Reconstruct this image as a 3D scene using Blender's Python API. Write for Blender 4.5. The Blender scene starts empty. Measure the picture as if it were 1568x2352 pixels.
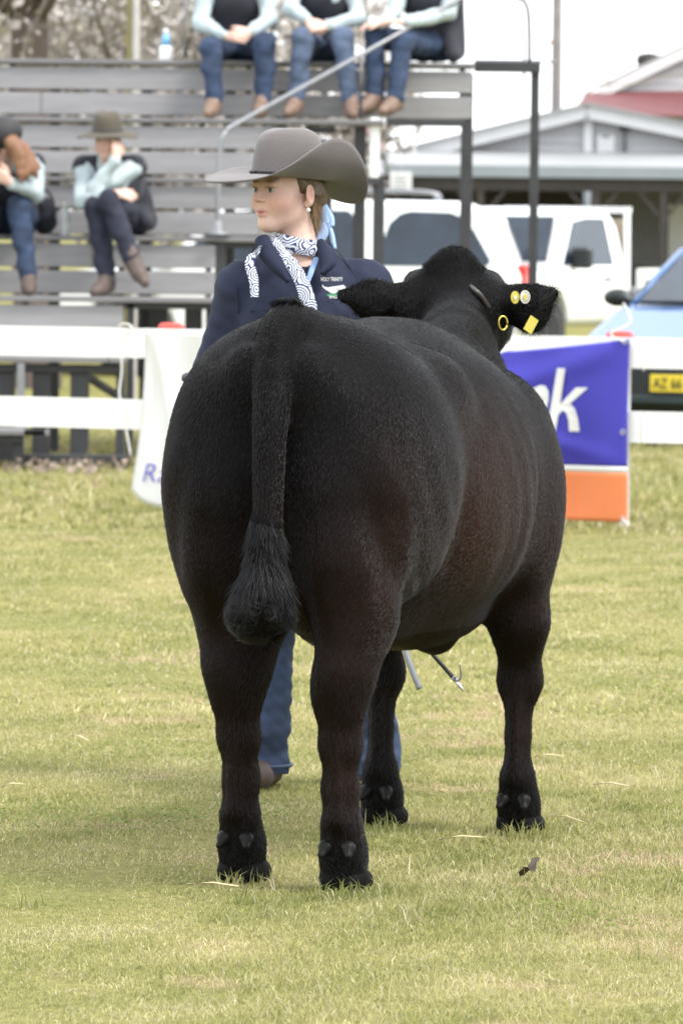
import bpy, bmesh, math, random
import numpy as np
from mathutils import Vector, Matrix
from mathutils.geometry import tessellate_polygon as mathutils_tess
rng = np.random.default_rng(7)
random.seed(7)
SC = bpy.context.scene
COL = SC.collection
R = math.radians

# ------------------------------------------------------------------ camera
CAM_H, F_PX, HORIZON = 1.52, 13052.0, 516.0
PITCH = math.atan((1176 - HORIZON) / F_PX)
ROLL = R(0.6)
cam_data = bpy.data.cameras.new('camera')
cam = bpy.data.objects.new('camera', cam_data)
COL.objects.link(cam)
cam_data.sensor_fit = 'VERTICAL'
cam_data.sensor_height = 36.0
cam_data.sensor_width = 24.0
cam_data.lens = 36.0 * F_PX / 2352.0
cam_data.clip_end = 4000
CAM_ROT = Matrix.Rotation(math.pi / 2 - PITCH, 3, 'X') @ Matrix.Rotation(ROLL, 3, 'Z')
cam.matrix_world = Matrix.Translation((0, 0, CAM_H)) @ CAM_ROT.to_4x4()
cam_data.dof.use_dof = True
cam_data.dof.focus_distance = 12.95
cam_data.dof.aperture_fstop = 11.0
SC.camera = cam

# ------------------------------------------------------------------ sky, sun, exposure
SUN_AZ = math.atan2(0.80, -0.50)      # sun stands to the right, behind the photographer
SUN_EL = R(56)
world = bpy.data.worlds.new('World')
SC.world = world
world.use_nodes = True
wn, wl = world.node_tree.nodes, world.node_tree.links
wn.clear()
w_out = wn.new('ShaderNodeOutputWorld')
w_mix = wn.new('ShaderNodeMixShader')
w_sky = wn.new('ShaderNodeTexSky')
w_sky.sky_type = 'NISHITA'
w_sky.sun_disc = False
w_sky.sun_elevation = SUN_EL
w_sky.sun_rotation = SUN_AZ
w_b1 = wn.new('ShaderNodeBackground')
w_b1.inputs['Strength'].default_value = 0.12
w_b2 = wn.new('ShaderNodeBackground')       # thin bright cloud over the whole sky
w_b2.inputs['Color'].default_value = (0.94, 0.97, 1.0, 1)
w_b2.inputs['Strength'].default_value = 1.0
w_noise = wn.new('ShaderNodeTexNoise')
w_noise.inputs['Scale'].default_value = 2.2
w_noise.inputs['Detail'].default_value = 5
w_ramp = wn.new('ShaderNodeMapRange')
w_ramp.inputs['From Min'].default_value = 0.3
w_ramp.inputs['From Max'].default_value = 0.6
w_ramp.inputs['To Min'].default_value = 0.72
w_ramp.inputs['To Max'].default_value = 0.96
wl.new(w_noise.outputs['Fac'], w_ramp.inputs['Value'])
wl.new(w_ramp.outputs['Result'], w_mix.inputs['Fac'])
wl.new(w_sky.outputs['Color'], w_b1.inputs['Color'])
wl.new(w_b1.outputs['Background'], w_mix.inputs[1])
wl.new(w_b2.outputs['Background'], w_mix.inputs[2])
wl.new(w_mix.outputs['Shader'], w_out.inputs['Surface'])

sun_data = bpy.data.lights.new('sun', 'SUN')
sun_data.energy = 1.5
sun_data.angle = R(14)
sun_data.color = (1.0, 0.955, 0.88)
sun = bpy.data.objects.new('sun', sun_data)
COL.objects.link(sun)
sd = Vector((math.sin(SUN_AZ) * math.cos(SUN_EL), math.cos(SUN_AZ) * math.cos(SUN_EL), math.sin(SUN_EL)))
sun.rotation_euler = sd.to_track_quat('Z', 'Y').to_euler()
sun.location = (20, -20, 30)

SC.view_settings.view_transform = 'Standard'
SC.view_settings.look = 'None'
SC.view_settings.gamma = 1.0
SC.view_settings.use_curve_mapping = False
SC.view_settings.exposure = 1.45
SC.cycles.max_bounces = 6
SC.cycles.transparent_max_bounces = 8
SC.cycles.use_denoising = True

# ------------------------------------------------------------------ helpers
def at(px, py, d):
    """world point at depth d seen at (px,py) of the photo drawn 1568 x 2352"""
    v = CAM_ROT @ Vector(((px - 784) / F_PX, -(py - 1176) / F_PX, -1))
    v = v * (d / v.y)
    return np.array([v.x, v.y, v.z + CAM_H])

def ground_at(px, py):
    v = CAM_ROT @ Vector(((px - 784) / F_PX, -(py - 1176) / F_PX, -1))
    v = v * (CAM_H / -v.z)
    return np.array([v.x, v.y, 0.0])

def thing(name, label, cat, loc=(0, 0, 0), group=None):
    o = bpy.data.objects.new(name, None)
    o.empty_display_size = 0.1
    COL.objects.link(o)
    o.location = loc
    tag(o, label, cat, group)
    return o

def tag(o, label=None, cat=None, group=None, kind=None):
    if label: o['label'] = label
    if cat: o['category'] = cat
    if group: o['group'] = group
    if kind: o['kind'] = kind
    return o

def root_loc(p):
    v = np.zeros(3)
    while p is not None:
        v = v + np.array(p.location)
        p = p.parent
    return v

def mesh_data(name, V, F, smooth=False):
    V = np.asarray(V, dtype=np.float32)
    me = bpy.data.meshes.new(name)
    if isinstance(F, np.ndarray):
        n, k = F.shape
        me.vertices.add(len(V)); me.vertices.foreach_set('co', V.ravel())
        me.loops.add(n * k); me.loops.foreach_set('vertex_index', F.astype(np.int32).ravel())
        me.polygons.add(n)
        me.polygons.foreach_set('loop_start', np.arange(0, n * k, k, dtype=np.int32))
        me.update(calc_edges=True)
    else:
        me.from_pydata([tuple(map(float, v)) for v in V], [], [tuple(f) for f in F])
        me.update()
    if smooth:
        me.polygons.foreach_set('use_smooth', np.ones(len(me.polygons), dtype=bool))
    return me

def link(name, me, mat=None, parent=None, loc=None):
    o = bpy.data.objects.new(name, me)
    if mat is not None and not me.materials:
        me.materials.append(mat)
    COL.objects.link(o)
    if parent is not None: o.parent = parent
    if loc is not None: o.location = loc
    return o

def obj(name, VF, mat, parent=None, smooth=False, loc=None):
    """world-space verts -> one mesh object; under a parent the verts are made relative to its root"""
    V, F = VF
    V = np.asarray(V, dtype=float)
    if parent is not None:
        V = V - root_loc(parent)
        return link(name, mesh_data(name, V, F, smooth), mat, parent)
    if loc is None:
        loc = np.array([(V[:, 0].min() + V[:, 0].max()) / 2, (V[:, 1].min() + V[:, 1].max()) / 2, V[:, 2].min()])
    return link(name, mesh_data(name, V - np.asarray(loc), F, smooth), mat, None, loc)

def copy_tree(o, parent=None, d=(0, 0, 0)):
    c = o.copy()
    COL.objects.link(c)
    c.parent = parent
    if parent is None: c.location = np.array(o.location) + np.array(d)
    for ch in list(o.children): copy_tree(ch, c)
    return c

class MB:
    def __init__(s): s.V = []; s.F = []
    def add(s, V, F):
        n = len(s.V)
        s.V.extend([tuple(map(float, v)) for v in V]); s.F.extend([tuple(i + n for i in f) for f in F])
        return s
    def out(s): return np.array(s.V), s.F

def box(lo, hi, b=0.0):
    """axis box, with chamfered vertical/long edges when b > 0"""
    lo = np.array(lo, float); hi = np.array(hi, float)
    if b <= 0:
        x0, y0, z0 = lo; x1, y1, z1 = hi
        V = [(x0,y0,z0),(x1,y0,z0),(x1,y1,z0),(x0,y1,z0),(x0,y0,z1),(x1,y0,z1),(x1,y1,z1),(x0,y1,z1)]
        return np.array(V), [(0,3,2,1),(4,5,6,7),(0,1,5,4),(1,2,6,5),(2,3,7,6),(3,0,4,7)]
    V = []; idx = {}
    for sx in (0, 1):
        for sy in (0, 1):
            for sz in (0, 1):
                c = np.where([sx, sy, sz], hi, lo)
                s = np.where([sx, sy, sz], -1, 1)
                for ax in range(3):
                    p = c + s * b; p[ax] = c[ax]
                    idx[(sx, sy, sz, ax)] = len(V); V.append(p)
    F = []
    for ax in range(3):
        o1, o2 = [a for a in range(3) if a != ax]
        for sd_ in (0, 1):
            q = []
            for u, v in ((0,0),(1,0),(1,1),(0,1)):
                k = [0,0,0]; k[ax] = sd_; k[o1] = u; k[o2] = v
                q.append(idx[(k[0],k[1],k[2],ax)])
            F.append(q if (sd_ == 1) ^ (ax == 1) else q[::-1])
    for ax in range(3):              # edges parallel to ax
        o1, o2 = [a for a in range(3) if a != ax]
        for u in (0, 1):
            for v in (0, 1):
                k0 = [0,0,0]; k1 = [0,0,0]; k1[ax] = 1
                k0[o1] = k1[o1] = u; k0[o2] = k1[o2] = v
                F.append([idx[tuple(k0)+(o1,)], idx[tuple(k1)+(o1,)], idx[tuple(k1)+(o2,)], idx[tuple(k0)+(o2,)]])
    for sx in (0, 1):
        for sy in (0, 1):
            for sz in (0, 1):
                F.append([idx[(sx,sy,sz,a)] for a in range(3)])
    return np.array(V), F

def frame_of(d):
    d = np.asarray(d, float); d = d / np.linalg.norm(d)
    u = np.cross(d, (0, 0, 1.0))
    if np.linalg.norm(u) < 1e-4: u = np.cross(d, (0, 1.0, 0))
    u /= np.linalg.norm(u)
    return d, u, np.cross(u, d)

def bar(a, b, w, h=None):
    """square bar from a to b"""
    h = w if h is None else h
    a = np.array(a, float); b = np.array(b, float)
    d, u, v = frame_of(b - a)
    V = []
    for p in (a, b):
        for su, sv in ((-1,-1),(1,-1),(1,1),(-1,1)):
            V.append(p + u*su*w/2 + v*sv*h/2)
    return np.array(V), [(0,1,2,3),(4,7,6,5),(0,4,5,1),(1,5,6,2),(2,6,7,3),(3,7,4,0)]

def tube(pts, r, n=10, cap=True):
    pts = [np.array(p, float) for p in pts]
    rr = r if hasattr(r, '__len__') else [r] * len(pts)
    V = []; F = []
    u_prev = None
    for i, p in enumerate(pts):
        t = pts[min(i+1, len(pts)-1)] - pts[max(i-1, 0)]
        t = t / (np.linalg.norm(t) + 1e-9)
        if u_prev is None:
            _, u, v = frame_of(t)
        else:
            u = u_prev - t * np.dot(u_prev, t); u /= np.linalg.norm(u) + 1e-9
            v = np.cross(t, u)
        u_prev = u
        for k in range(n):
            a = 2*math.pi*k/n
            V.append(p + rr[i]*(u*math.cos(a) + v*math.sin(a)))
    for i in range(len(pts)-1):
        for k in range(n):
            F.append((i*n+k, i*n+(k+1) % n, (i+1)*n+(k+1) % n, (i+1)*n+k))
    if cap:
        F.append(tuple(range(n))[::-1]); F.append(tuple(range((len(pts)-1)*n, len(pts)*n)))
    return np.array(V), F

def lathe(prof, c=(0,0,0), n=20, axis=2):
    """prof: (radius, height) list"""
    V = []; F = []
    for r_, z in prof:
        for k in range(n):
            a = 2*math.pi*k/n
            p = [r_*math.cos(a), r_*math.sin(a), z]
            if axis == 1: p = [p[0], p[2], p[1]]
            if axis == 0: p = [p[2], p[0], p[1]]
            V.append(np.array(p) + c)
    for i in range(len(prof)-1):
        for k in range(n):
            F.append((i*n+k, i*n+(k+1) % n, (i+1)*n+(k+1) % n, (i+1)*n+k))
    F.append(tuple(range(n))[::-1]); F.append(tuple(range((len(prof)-1)*n, len(prof)*n)))
    return np.array(V), F

def smooth_path(pts, n=6):
    """catmull-rom"""
    P = [np.array(p, float) for p in pts]
    P = [2*P[0]-P[1]] + P + [2*P[-1]-P[-2]]
    out = []
    for i in range(1, len(P)-2):
        for t in np.linspace(0, 1, n, endpoint=False):
            a, b, c, d = P[i-1], P[i], P[i+1], P[i+2]
            out.append(0.5*((2*b)+(c-a)*t+(2*a-5*b+4*c-d)*t*t+(3*b-a-3*c+d)*t**3))
    out.append(P[-2])
    return out

# ---- distance fields turned into skins
class Field:
    def __init__(s, lo, hi, h):
        lo, hi = np.minimum(lo, hi), np.maximum(lo, hi)
        s.h = h; s.lo = np.array(lo, float)
        s.n = np.ceil((np.array(hi, float) - s.lo) / h).astype(int) + 1
        s.F = np.full(s.n, 0.5, dtype=np.float32)
        s.ax = [s.lo[i] + h*np.arange(s.n[i]) for i in range(3)]
    def sl(s, lo, hi):
        a = np.maximum(np.floor((np.array(lo) - s.lo)/s.h).astype(int), 0)
        b = np.minimum(np.ceil((np.array(hi) - s.lo)/s.h).astype(int) + 1, s.n)
        return tuple(slice(int(a[i]), int(max(b[i], a[i]))) for i in range(3))
    def pts(s, q):
        return np.stack(np.meshgrid(s.ax[0][q[0]], s.ax[1][q[1]], s.ax[2][q[2]], indexing='ij'), -1)
    def put(s, fn, lo, hi, k, sub=False):
        m = k + 3*s.h
        q = s.sl(np.array(lo) - m, np.array(hi) + m)
        A = s.F[q]
        if A.size == 0: return
        B = fn(s.pts(q)).astype(np.float32)
        if sub: A = -A
        hh = np.maximum(k - np.abs(A - B), 0) / max(k, 1e-6)
        C = np.minimum(A, B) - hh*hh*k*0.25
        s.F[q] = -C if sub else C
    def ell(s, c, r, k=0.03, rot=None, sub=False):
        c = np.array(c, float); r = np.array(r, float)
        M = np.eye(3) if rot is None else np.array(rot)
        def fn(P):
            p = (P - c) @ M            # columns of M are the ellipsoid's axes
            k0 = np.linalg.norm(p / r, axis=-1); k1 = np.linalg.norm(p / (r*r), axis=-1) + 1e-9
            return k0*(k0 - 1)/k1
        e = np.sqrt(((M * r)**2).sum(1))
        s.put(fn, c - e, c + e, k, sub); return s
    def cone(s, a, b, ra, rb, k=0.03, flat=None, sub=False):
        """round cone; flat=(axis vector, factor) squashes it along an axis"""
        a = np.array(a, float); b = np.array(b, float); ab = b - a; L2 = ab @ ab + 1e-9
        def fn(P):
            p = P - a
            t = np.clip((p @ ab)/L2, 0, 1)
            w = p - t[..., None]*ab
            if flat is not None:
                ax = np.array(flat[0], float); ax /= np.linalg.norm(ax)
                w = w + (w @ ax)[..., None]*ax*(1/flat[1] - 1)
            return np.linalg.norm(w, axis=-1) - (ra + t*(rb - ra))
        m = max(ra, rb)
        s.put(fn, np.minimum(a, b) - m, np.maximum(a, b) + m, k, sub); return s
    def chain(s, pts, rad, k=0.03, flat=None):
        for i in range(len(pts) - 1): s.cone(pts[i], pts[i+1], rad[i], rad[i+1], k, flat)
        return s
    def skin(s):
        F = s.F; n = F.shape; h = s.h
        ins = F < 0
        cnt = np.zeros((n[0]-1, n[1]-1, n[2]-1), np.int8)
        for i in (0, 1):
            for j in (0, 1):
                for k in (0, 1):
                    cnt += ins[i:n[0]-1+i, j:n[1]-1+j, k:n[2]-1+k]
        cells = np.argwhere((cnt > 0) & (cnt < 8))
        idx = np.full(cnt.shape, -1, np.int64)
        idx[tuple(cells.T)] = np.arange(len(cells))
        acc = np.zeros((len(cells), 3)); num = np.zeros(len(cells))
        cor = [(i, j, k) for i in (0, 1) for j in (0, 1) for k in (0, 1)]
        for a in cor:
            for ax in range(3):
                if a[ax]: continue
                b = list(a); b[ax] = 1
                fa = F[cells[:, 0]+a[0], cells[:, 1]+a[1], cells[:, 2]+a[2]]
                fb = F[cells[:, 0]+b[0], cells[:, 1]+b[1], cells[:, 2]+b[2]]
                m = (fa < 0) != (fb < 0)
                t = np.where(m, fa/np.where(m, fa - fb, 1), 0)
                p = np.tile(np.array(a, float), (len(cells), 1)); p[:, ax] += t
                acc[m] += p[m]; num += m
        V = s.lo + h*(cells + acc/num[:, None])
        quads = []
        for ax in range(3):
            o1, o2 = (ax+1) % 3, (ax+2) % 3
            lo_ = [slice(None)]*3; hi_ = [slice(None)]*3
            lo_[ax] = slice(0, n[ax]-1); hi_[ax] = slice(1, n[ax])
            d = ins[tuple(lo_)].astype(np.int8) - ins[tuple(hi_)].astype(np.int8)
            e = np.argwhere(d != 0)
            e = e[(e[:, o1] > 0) & (e[:, o2] > 0) & (e[:, o1] < n[o1]-1) & (e[:, o2] < n[o2]-1)]
            sg = d[tuple(e.T)]
            q = []
            for u, v in ((-1,-1),(0,-1),(0,0),(-1,0)):
                c = e.copy(); c[:, o1] += u; c[:, o2] += v
                q.append(idx[tuple(c.T)])
            q = np.stack(q, 1)
            q[sg < 0] = q[sg < 0][:, ::-1]
            quads.append(q)
        Q = np.concatenate(quads)
        return V, Q[(Q >= 0).all(1)]

def join_vf(*parts):
    V = []; F = []; n = 0
    for v, f in parts:
        V.append(np.asarray(v, float)); F.append(np.asarray(f) + n); n += len(v)
    return np.concatenate(V), np.concatenate(F)

def rot_z(a): return np.array([[math.cos(a), -math.sin(a), 0], [math.sin(a), math.cos(a), 0], [0, 0, 1.0]])
def rot_x(a): return np.array([[1, 0, 0], [0, math.cos(a), -math.sin(a)], [0, math.sin(a), math.cos(a)]])
def rot_y(a): return np.array([[math.cos(a), 0, math.sin(a)], [0, 1, 0], [-math.sin(a), 0, math.cos(a)]])

# ------------------------------------------------------------------ materials
def mat(name, col, rough=0.6, var=0.12, scale=8.0, bump=0.0, bscale=60.0, metal=0.0, spec=0.5, coat=0.0, sheen=0.0, trans=0.0, attr=None, ior=None, stretch=None):
    m = bpy.data.materials.new(name)
    m.use_nodes = True
    nt = m.node_tree; N = nt.nodes; L = nt.links
    b = N['Principled BSDF']
    b.inputs['Roughness'].default_value = rough
    b.inputs['Metallic'].default_value = metal
    b.inputs['Specular IOR Level'].default_value = spec
    b.inputs['Coat Weight'].default_value = coat
    b.inputs['Sheen Weight'].default_value = sheen
    b.inputs['Transmission Weight'].default_value = trans
    if ior: b.inputs['IOR'].default_value = ior
    tc = N.new('ShaderNodeTexCoord')
    src = tc.outputs['Object']
    if stretch:
        mp = N.new('ShaderNodeMapping'); mp.inputs['Scale'].default_value = stretch
        L.new(src, mp.inputs['Vector']); src = mp.outputs['Vector']
    nz = N.new('ShaderNodeTexNoise')
    nz.inputs['Scale'].default_value = scale
    nz.inputs['Detail'].default_value = 6
    nz.inputs['Roughness'].default_value = 0.6
    L.new(src, nz.inputs['Vector'])
    mr = N.new('ShaderNodeMapRange')
    mr.inputs['From Min'].default_value = 0.25; mr.inputs['From Max'].default_value = 0.75
    mr.inputs['To Min'].default_value = 1 - var; mr.inputs['To Max'].default_value = 1 + var
    L.new(nz.outputs['Fac'], mr.inputs['Value'])
    mx = N.new('ShaderNodeMix'); mx.data_type = 'RGBA'; mx.blend_type = 'MULTIPLY'
    mx.inputs['Factor'].default_value = 1.0
    mx.inputs[6].default_value = (*col, 1)
    if attr:
        at_ = N.new('ShaderNodeAttribute'); at_.attribute_name = attr
        L.new(at_.outputs['Color'], mx.inputs[6])
    L.new(mr.outputs['Result'], mx.inputs[7])
    L.new(mx.outputs[2], b.inputs['Base Color'])
    if bump:
        n2 = N.new('ShaderNodeTexNoise'); n2.inputs['Scale'].default_value = bscale
        n2.inputs['Detail'].default_value = 4
        L.new(src, n2.inputs['Vector'])
        bp = N.new('ShaderNodeBump'); bp.inputs['Strength'].default_value = bump
        bp.inputs['Distance'].default_value = 0.01
        L.new(n2.outputs['Fac'], bp.inputs['Height'])
        L.new(bp.outputs['Normal'], b.inputs['Normal'])
    return m

def color_attr(me, name, cols):
    a = me.color_attributes.new(name, 'FLOAT_COLOR', 'POINT')
    c = np.ones((len(me.vertices), 4), np.float32); c[:, :3] = cols
    a.data.foreach_set('color', c.ravel())

M = dict(
    board=mat('grey_board_paint', (0.255, 0.25, 0.258), 0.75, 0.16, 3.0, 0.25, 40, stretch=(1, 6, 8)),
    tread=mat('grey_tread_board', (0.16, 0.155, 0.16), 0.7, 0.2, 4, 0.2, 30, stretch=(1, 6, 6)),
    steel_dark=mat('dark_painted_steel', (0.028, 0.028, 0.032), 0.5, 0.3, 5, 0.1, 30),
    steel_gal=mat('galvanised_steel', (0.24, 0.245, 0.26), 0.45, 0.15, 12, metal=0.6),
    rust=mat('rusty_tube', (0.25, 0.17, 0.12), 0.7, 0.3, 10),
    white=mat('white_rail_paint', (0.78, 0.78, 0.77), 0.55, 0.05, 5, 0.15, 25),
    white_car=mat('white_car_paint', (0.78, 0.79, 0.8), 0.25, 0.03, 3, coat=0.6),
    blue_car=mat('light_blue_car_paint', (0.060, 0.135, 0.30), 0.32, 0.05, 3, coat=0.35, metal=0.15),
    black_trim=mat('black_trim', (0.012, 0.016, 0.018), 0.45, 0.2, 8),
    tyre=mat('tyre_rubber', (0.015, 0.015, 0.016), 0.85, 0.2, 20),
    rim=mat('wheel_alloy', (0.5, 0.5, 0.52), 0.35, 0.1, 10, metal=0.8),
    glass_car=mat('car_glass', (0.016, 0.026, 0.042), 0.08, 0.5, 2.5, spec=0.45),
    red_lens=mat('red_lens', (0.5, 0.02, 0.015), 0.3, 0.1, 10),
    plate=mat('yellow_plate', (0.72, 0.55, 0.04), 0.5, 0.05, 10),
    ink=mat('black_ink', (0.02, 0.02, 0.018), 0.6, 0.1, 10),
)

# ================================================================== the ground
def ground_material():
    m = bpy.data.materials.new('lawn_ground')
    m.use_nodes = True
    nt = m.node_tree; N = nt.nodes; L = nt.links
    b = N['Principled BSDF']; b.inputs['Roughness'].default_value = 0.95
    b.inputs['Specular IOR Level'].default_value = 0.1
    tc = N.new('ShaderNodeTexCoord')
    def noise(sc, det=6):
        n = N.new('ShaderNodeTexNoise'); n.inputs['Scale'].default_value = sc; n.inputs['Detail'].default_value = det
        L.new(tc.outputs['Object'], n.inputs['Vector']); return n
    r1 = N.new('ShaderNodeValToRGB')
    r1.color_ramp.elements[0].position = 0.36; r1.color_ramp.elements[0].color = (0.165, 0.170, 0.058, 1)
    r1.color_ramp.elements[1].position = 0.66; r1.color_ramp.elements[1].color = (0.25, 0.225, 0.095, 1)
    e = r1.color_ramp.elements.new(0.5); e.color = (0.205, 0.195, 0.072, 1)
    L.new(noise(0.9, 8).outputs['Fac'], r1.inputs['Fac'])
    r2 = N.new('ShaderNodeValToRGB')
    r2.color_ramp.elements[0].position = 0.3; r2.color_ramp.elements[0].color = (0.55, 0.55, 0.5, 1)
    r2.color_ramp.elements[1].position = 0.7; r2.color_ramp.elements[1].color = (1.25, 1.2, 1.1, 1)
    L.new(noise(35, 4).outputs['Fac'], r2.inputs['Fac'])
    mx = N.new('ShaderNodeMix'); mx.data_type = 'RGBA'; mx.blend_type = 'MULTIPLY'; mx.inputs['Factor'].default_value = 0.8
    L.new(r1.outputs['Color'], mx.inputs[6]); L.new(r2.outputs['Color'], mx.inputs[7])
    L.new(mx.outputs[2], b.inputs['Base Color'])
    bp = N.new('ShaderNodeBump'); bp.inputs['Strength'].default_value = 0.6; bp.inputs['Distance'].default_value = 0.02
    L.new(noise(60, 3).outputs['Fac'], bp.inputs['Height']); L.new(bp.outputs['Normal'], b.inputs['Normal'])
    return m
M['ground'] = ground_material()
gx = np.array([-900, -60, -12, 0, 12, 60, 900.0]); gy = np.array([-60, 0, 20, 50, 120, 300, 1800.0])
gv = [(x, y, 0) for y in gy for x in gx]
gf = [(j*7+i, j*7+i+1, (j+1)*7+i+1, (j+1)*7+i) for j in range(6) for i in range(6)]
tag(obj('ground', (np.array(gv), gf), M['ground'], loc=(0, 0, 0)), kind='structure')

# ================================================================== white rail fence
FA, FB = np.array([-1.808, 30.1]), np.array([1.464, 28.7])
FD = (FB - FA)/np.linalg.norm(FB - FA)
FN = np.array([FD[1], -FD[0]])                # towards the camera
def fx(px):
    """distance along the fence of photo column px"""
    k = (px - 784)/F_PX
    # FA + t*FD : x/y = k
    t = (k*FA[1] - FA[0])/(FD[0] - k*FD[1])
    return t
def fp(t, z, off=0.0):
    p = FA + FD*t + FN*off
    return np.array([p[0], p[1], z])
fence = thing('rail_fence', 'white two-rail timber fence running across the back of the show ring', 'fence', tuple(fp(fx(700), 0)))
joints = [fx(-700), fx(296), fx(1472), fx(2400)]
for i in range(3):
    for z0, z1 in ((0.812, 0.966), (0.437, 0.593)):
        a, b = joints[i] + 0.004, joints[i+1] - 0.004
        obj('rail', bar(fp(a, (z0+z1)/2, 0.012*(i % 2)), fp(b, (z0+z1)/2, 0.012*(i % 2)), 0.04, z1 - z0), M['white'], fence)
for px in (-500, 700, 1425, 2000):
    t = fx(px)
    obj('post', bar(fp(t, -0.02, -0.05), fp(t, 0.93, -0.05), 0.05, 0.045), M['white'], fence)

def text_vf(s, size, shear=0.0, bold=0.0, ext=0.002, align='LEFT', space=1.0):
    c = bpy.data.curves.new('t', 'FONT'); c.body = s; c.size = size; c.shear = shear; c.offset = bold
    c.extrude = ext; c.align_x = align; c.resolution_u = 4; c.space_character = space
    o = bpy.data.objects.new('t', c); COL.objects.link(o)
    dg = bpy.context.evaluated_depsgraph_get()
    me = o.evaluated_get(dg).to_mesh()
    V = np.array([v.co[:] for v in me.vertices]); F = [tuple(p.vertices) for p in me.polygons]
    o.evaluated_get(dg).to_mesh_clear()
    bpy.data.objects.remove(o); bpy.data.curves.remove(c)
    return V, F

M['ban_blue'] = mat('violet_blue_vinyl', (0.045, 0.040, 0.34), 0.6, 0.06, 3, 0.1, 20, spec=0.3)
M['ban_orange'] = mat('orange_vinyl', (0.66, 0.19, 0.065), 0.6, 0.05, 3, 0.1, 20)
M['ban_white'] = mat('white_vinyl', (0.64, 0.64, 0.64), 0.45, 0.03, 3, 0.1, 20)
M['rope'] = mat('white_cord', (0.7, 0.7, 0.68), 0.8, 0.1, 30)
M['eyelet'] = mat('metal_eyelet', (0.55, 0.55, 0.55), 0.3, 0.1, 30, metal=0.9)
# --- violet banner
b_l, b_r = fx(860), fx(1449)
def fold(t, z):
    u = b_r - t
    k = math.exp(-((z - 0.93 + 0.35*u)/0.07)**2)*0.022*min(u/0.1, 1)          # crease running from the top corner
    k += 0.016*math.sin(9*t + 3.5*z) + 0.010*math.sin(17*t - 7*z + 1) + 0.018*math.sin(5.5*z - 3*t + 2)
    k += math.exp(-((z - 0.33 - 0.25*u)/0.05)**2)*0.016*min(u/0.1, 1)
    return 0.062 + k*min(1, 0.35 + u*2.2)
def top_z(t):
    u = b_r - t
    return 0.962 - 0.075*min(u/0.62, 1.0)**0.8
def sheet(t0, t1, zlo, zhi, nt_, nz_, off=0.0):
    V = []; F = []
    for j in range(nz_ + 1):
        for i in range(nt_ + 1):
            t = t0 + (t1 - t0)*i/nt_
            a, b = zlo(t), zhi(t)
            z = a + (b - a)*j/nz_
            V.append(fp(t, z, fold(t, z) + off))
    w = nt_ + 1
    for j in range(nz_):
        for i in range(nt_):
            F.append((j*w+i, j*w+i+1, (j+1)*w+i+1, (j+1)*w+i))
    return np.array(V), F
ban = thing('banner', 'violet-blue and orange vinyl sponsor banner with white lettering tied to the fence', 'banner', tuple(fp((b_l+b_r)/2, 0)))
zb = lambda t: 0.035
zs0, zs1 = (lambda t: 0.283), (lambda t: 0.315)
def thick(o, t=0.0015):
    md = o.modifiers.new('thickness', 'SOLIDIFY'); md.thickness = t; md.offset = 0
    return o
thick(obj('blue_panel', sheet(b_l, b_r, zs1, top_z, 70, 40), M['ban_blue'], ban, True))
thick(obj('white_stripe', sheet(b_l, b_r, zs0, zs1, 70, 2), M['ban_white'], ban, True))
thick(obj('orange_panel', sheet(b_l, b_r, zb, zs0, 70, 12), M['ban_orange'], ban, True))
GLYPH = {'k': [(0,0),(.20,0),(.20,.25),(.285,.33),(.38,.30),(.46,.18),(.51,0),(.73,0),(.66,.20),(.56,.36),(.44,.445),(.78,.70),(.52,.70),(.20,.42),(.20,1),(0,1)],
         'n': [(0,0),(.2,0),(.2,.40),(.25,.5),(.34,.555),(.42,.54),(.455,.46),(.455,0),(.655,0),(.655,.50),(.62,.63),(.53,.71),(.42,.72),(.30,.68),(.20,.60),(.20,.70),(0,.70)],
         'a': [(.10,.06),(.22,0),(.36,.02),(.46,.10),(.46,0),(.655,0),(.655,.45),(.60,.62),(.45,.71),(.26,.71),(.08,.62),(.13,.47),(.28,.55),(.42,.52),(.455,.43),(.25,.40),(.08,.30),(.05,.16)]}
t0_ = fx(1266)
for ch, dx in (('k', 0.0), ('n', -0.185), ('a', -0.37)):
    V2 = []
    pl = GLYPH[ch]
    for q in (0.004, 0.007):
        for x, y in pl:
            tt = t0_ + dx + (x*0.76 + y*0.17)*0.318; zz = 0.488 + y*0.318
            V2.append(fp(tt, zz, fold(tt, zz) + q))
    n = len(pl)
    bmx = bmesh.new(); vs = [bmx.verts.new(v - root_loc(ban)) for v in V2]
    for tri in mathutils_tess([[Vector((x, y, 0)) for x, y in pl]]):
        bmx.faces.new([vs[n + q] for q in tri]); bmx.faces.new([vs[q] for q in tri][::-1])
    for i_ in range(n): bmx.faces.new((vs[i_], vs[(i_+1) % n], vs[(i_+1) % n + n], vs[i_ + n]))
    bmesh.ops.recalc_face_normals(bmx, faces=bmx.faces)
    me_ = bpy.data.meshes.new('letter'); bmx.to_mesh(me_); bmx.free()
    link('letter', me_, M['ban_white'], ban)
for z in (0.945, 0.49, 0.05):
    t = b_r - 0.022
    ring = [fp(t + 0.011*math.cos(a), z + 0.011*math.sin(a), fold(t, z) + 0.004) for a in np.linspace(0, 2*math.pi, 13)]
    obj('eyelet', tube(ring, 0.004, 6, False), M['eyelet'], ban, True)
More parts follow.
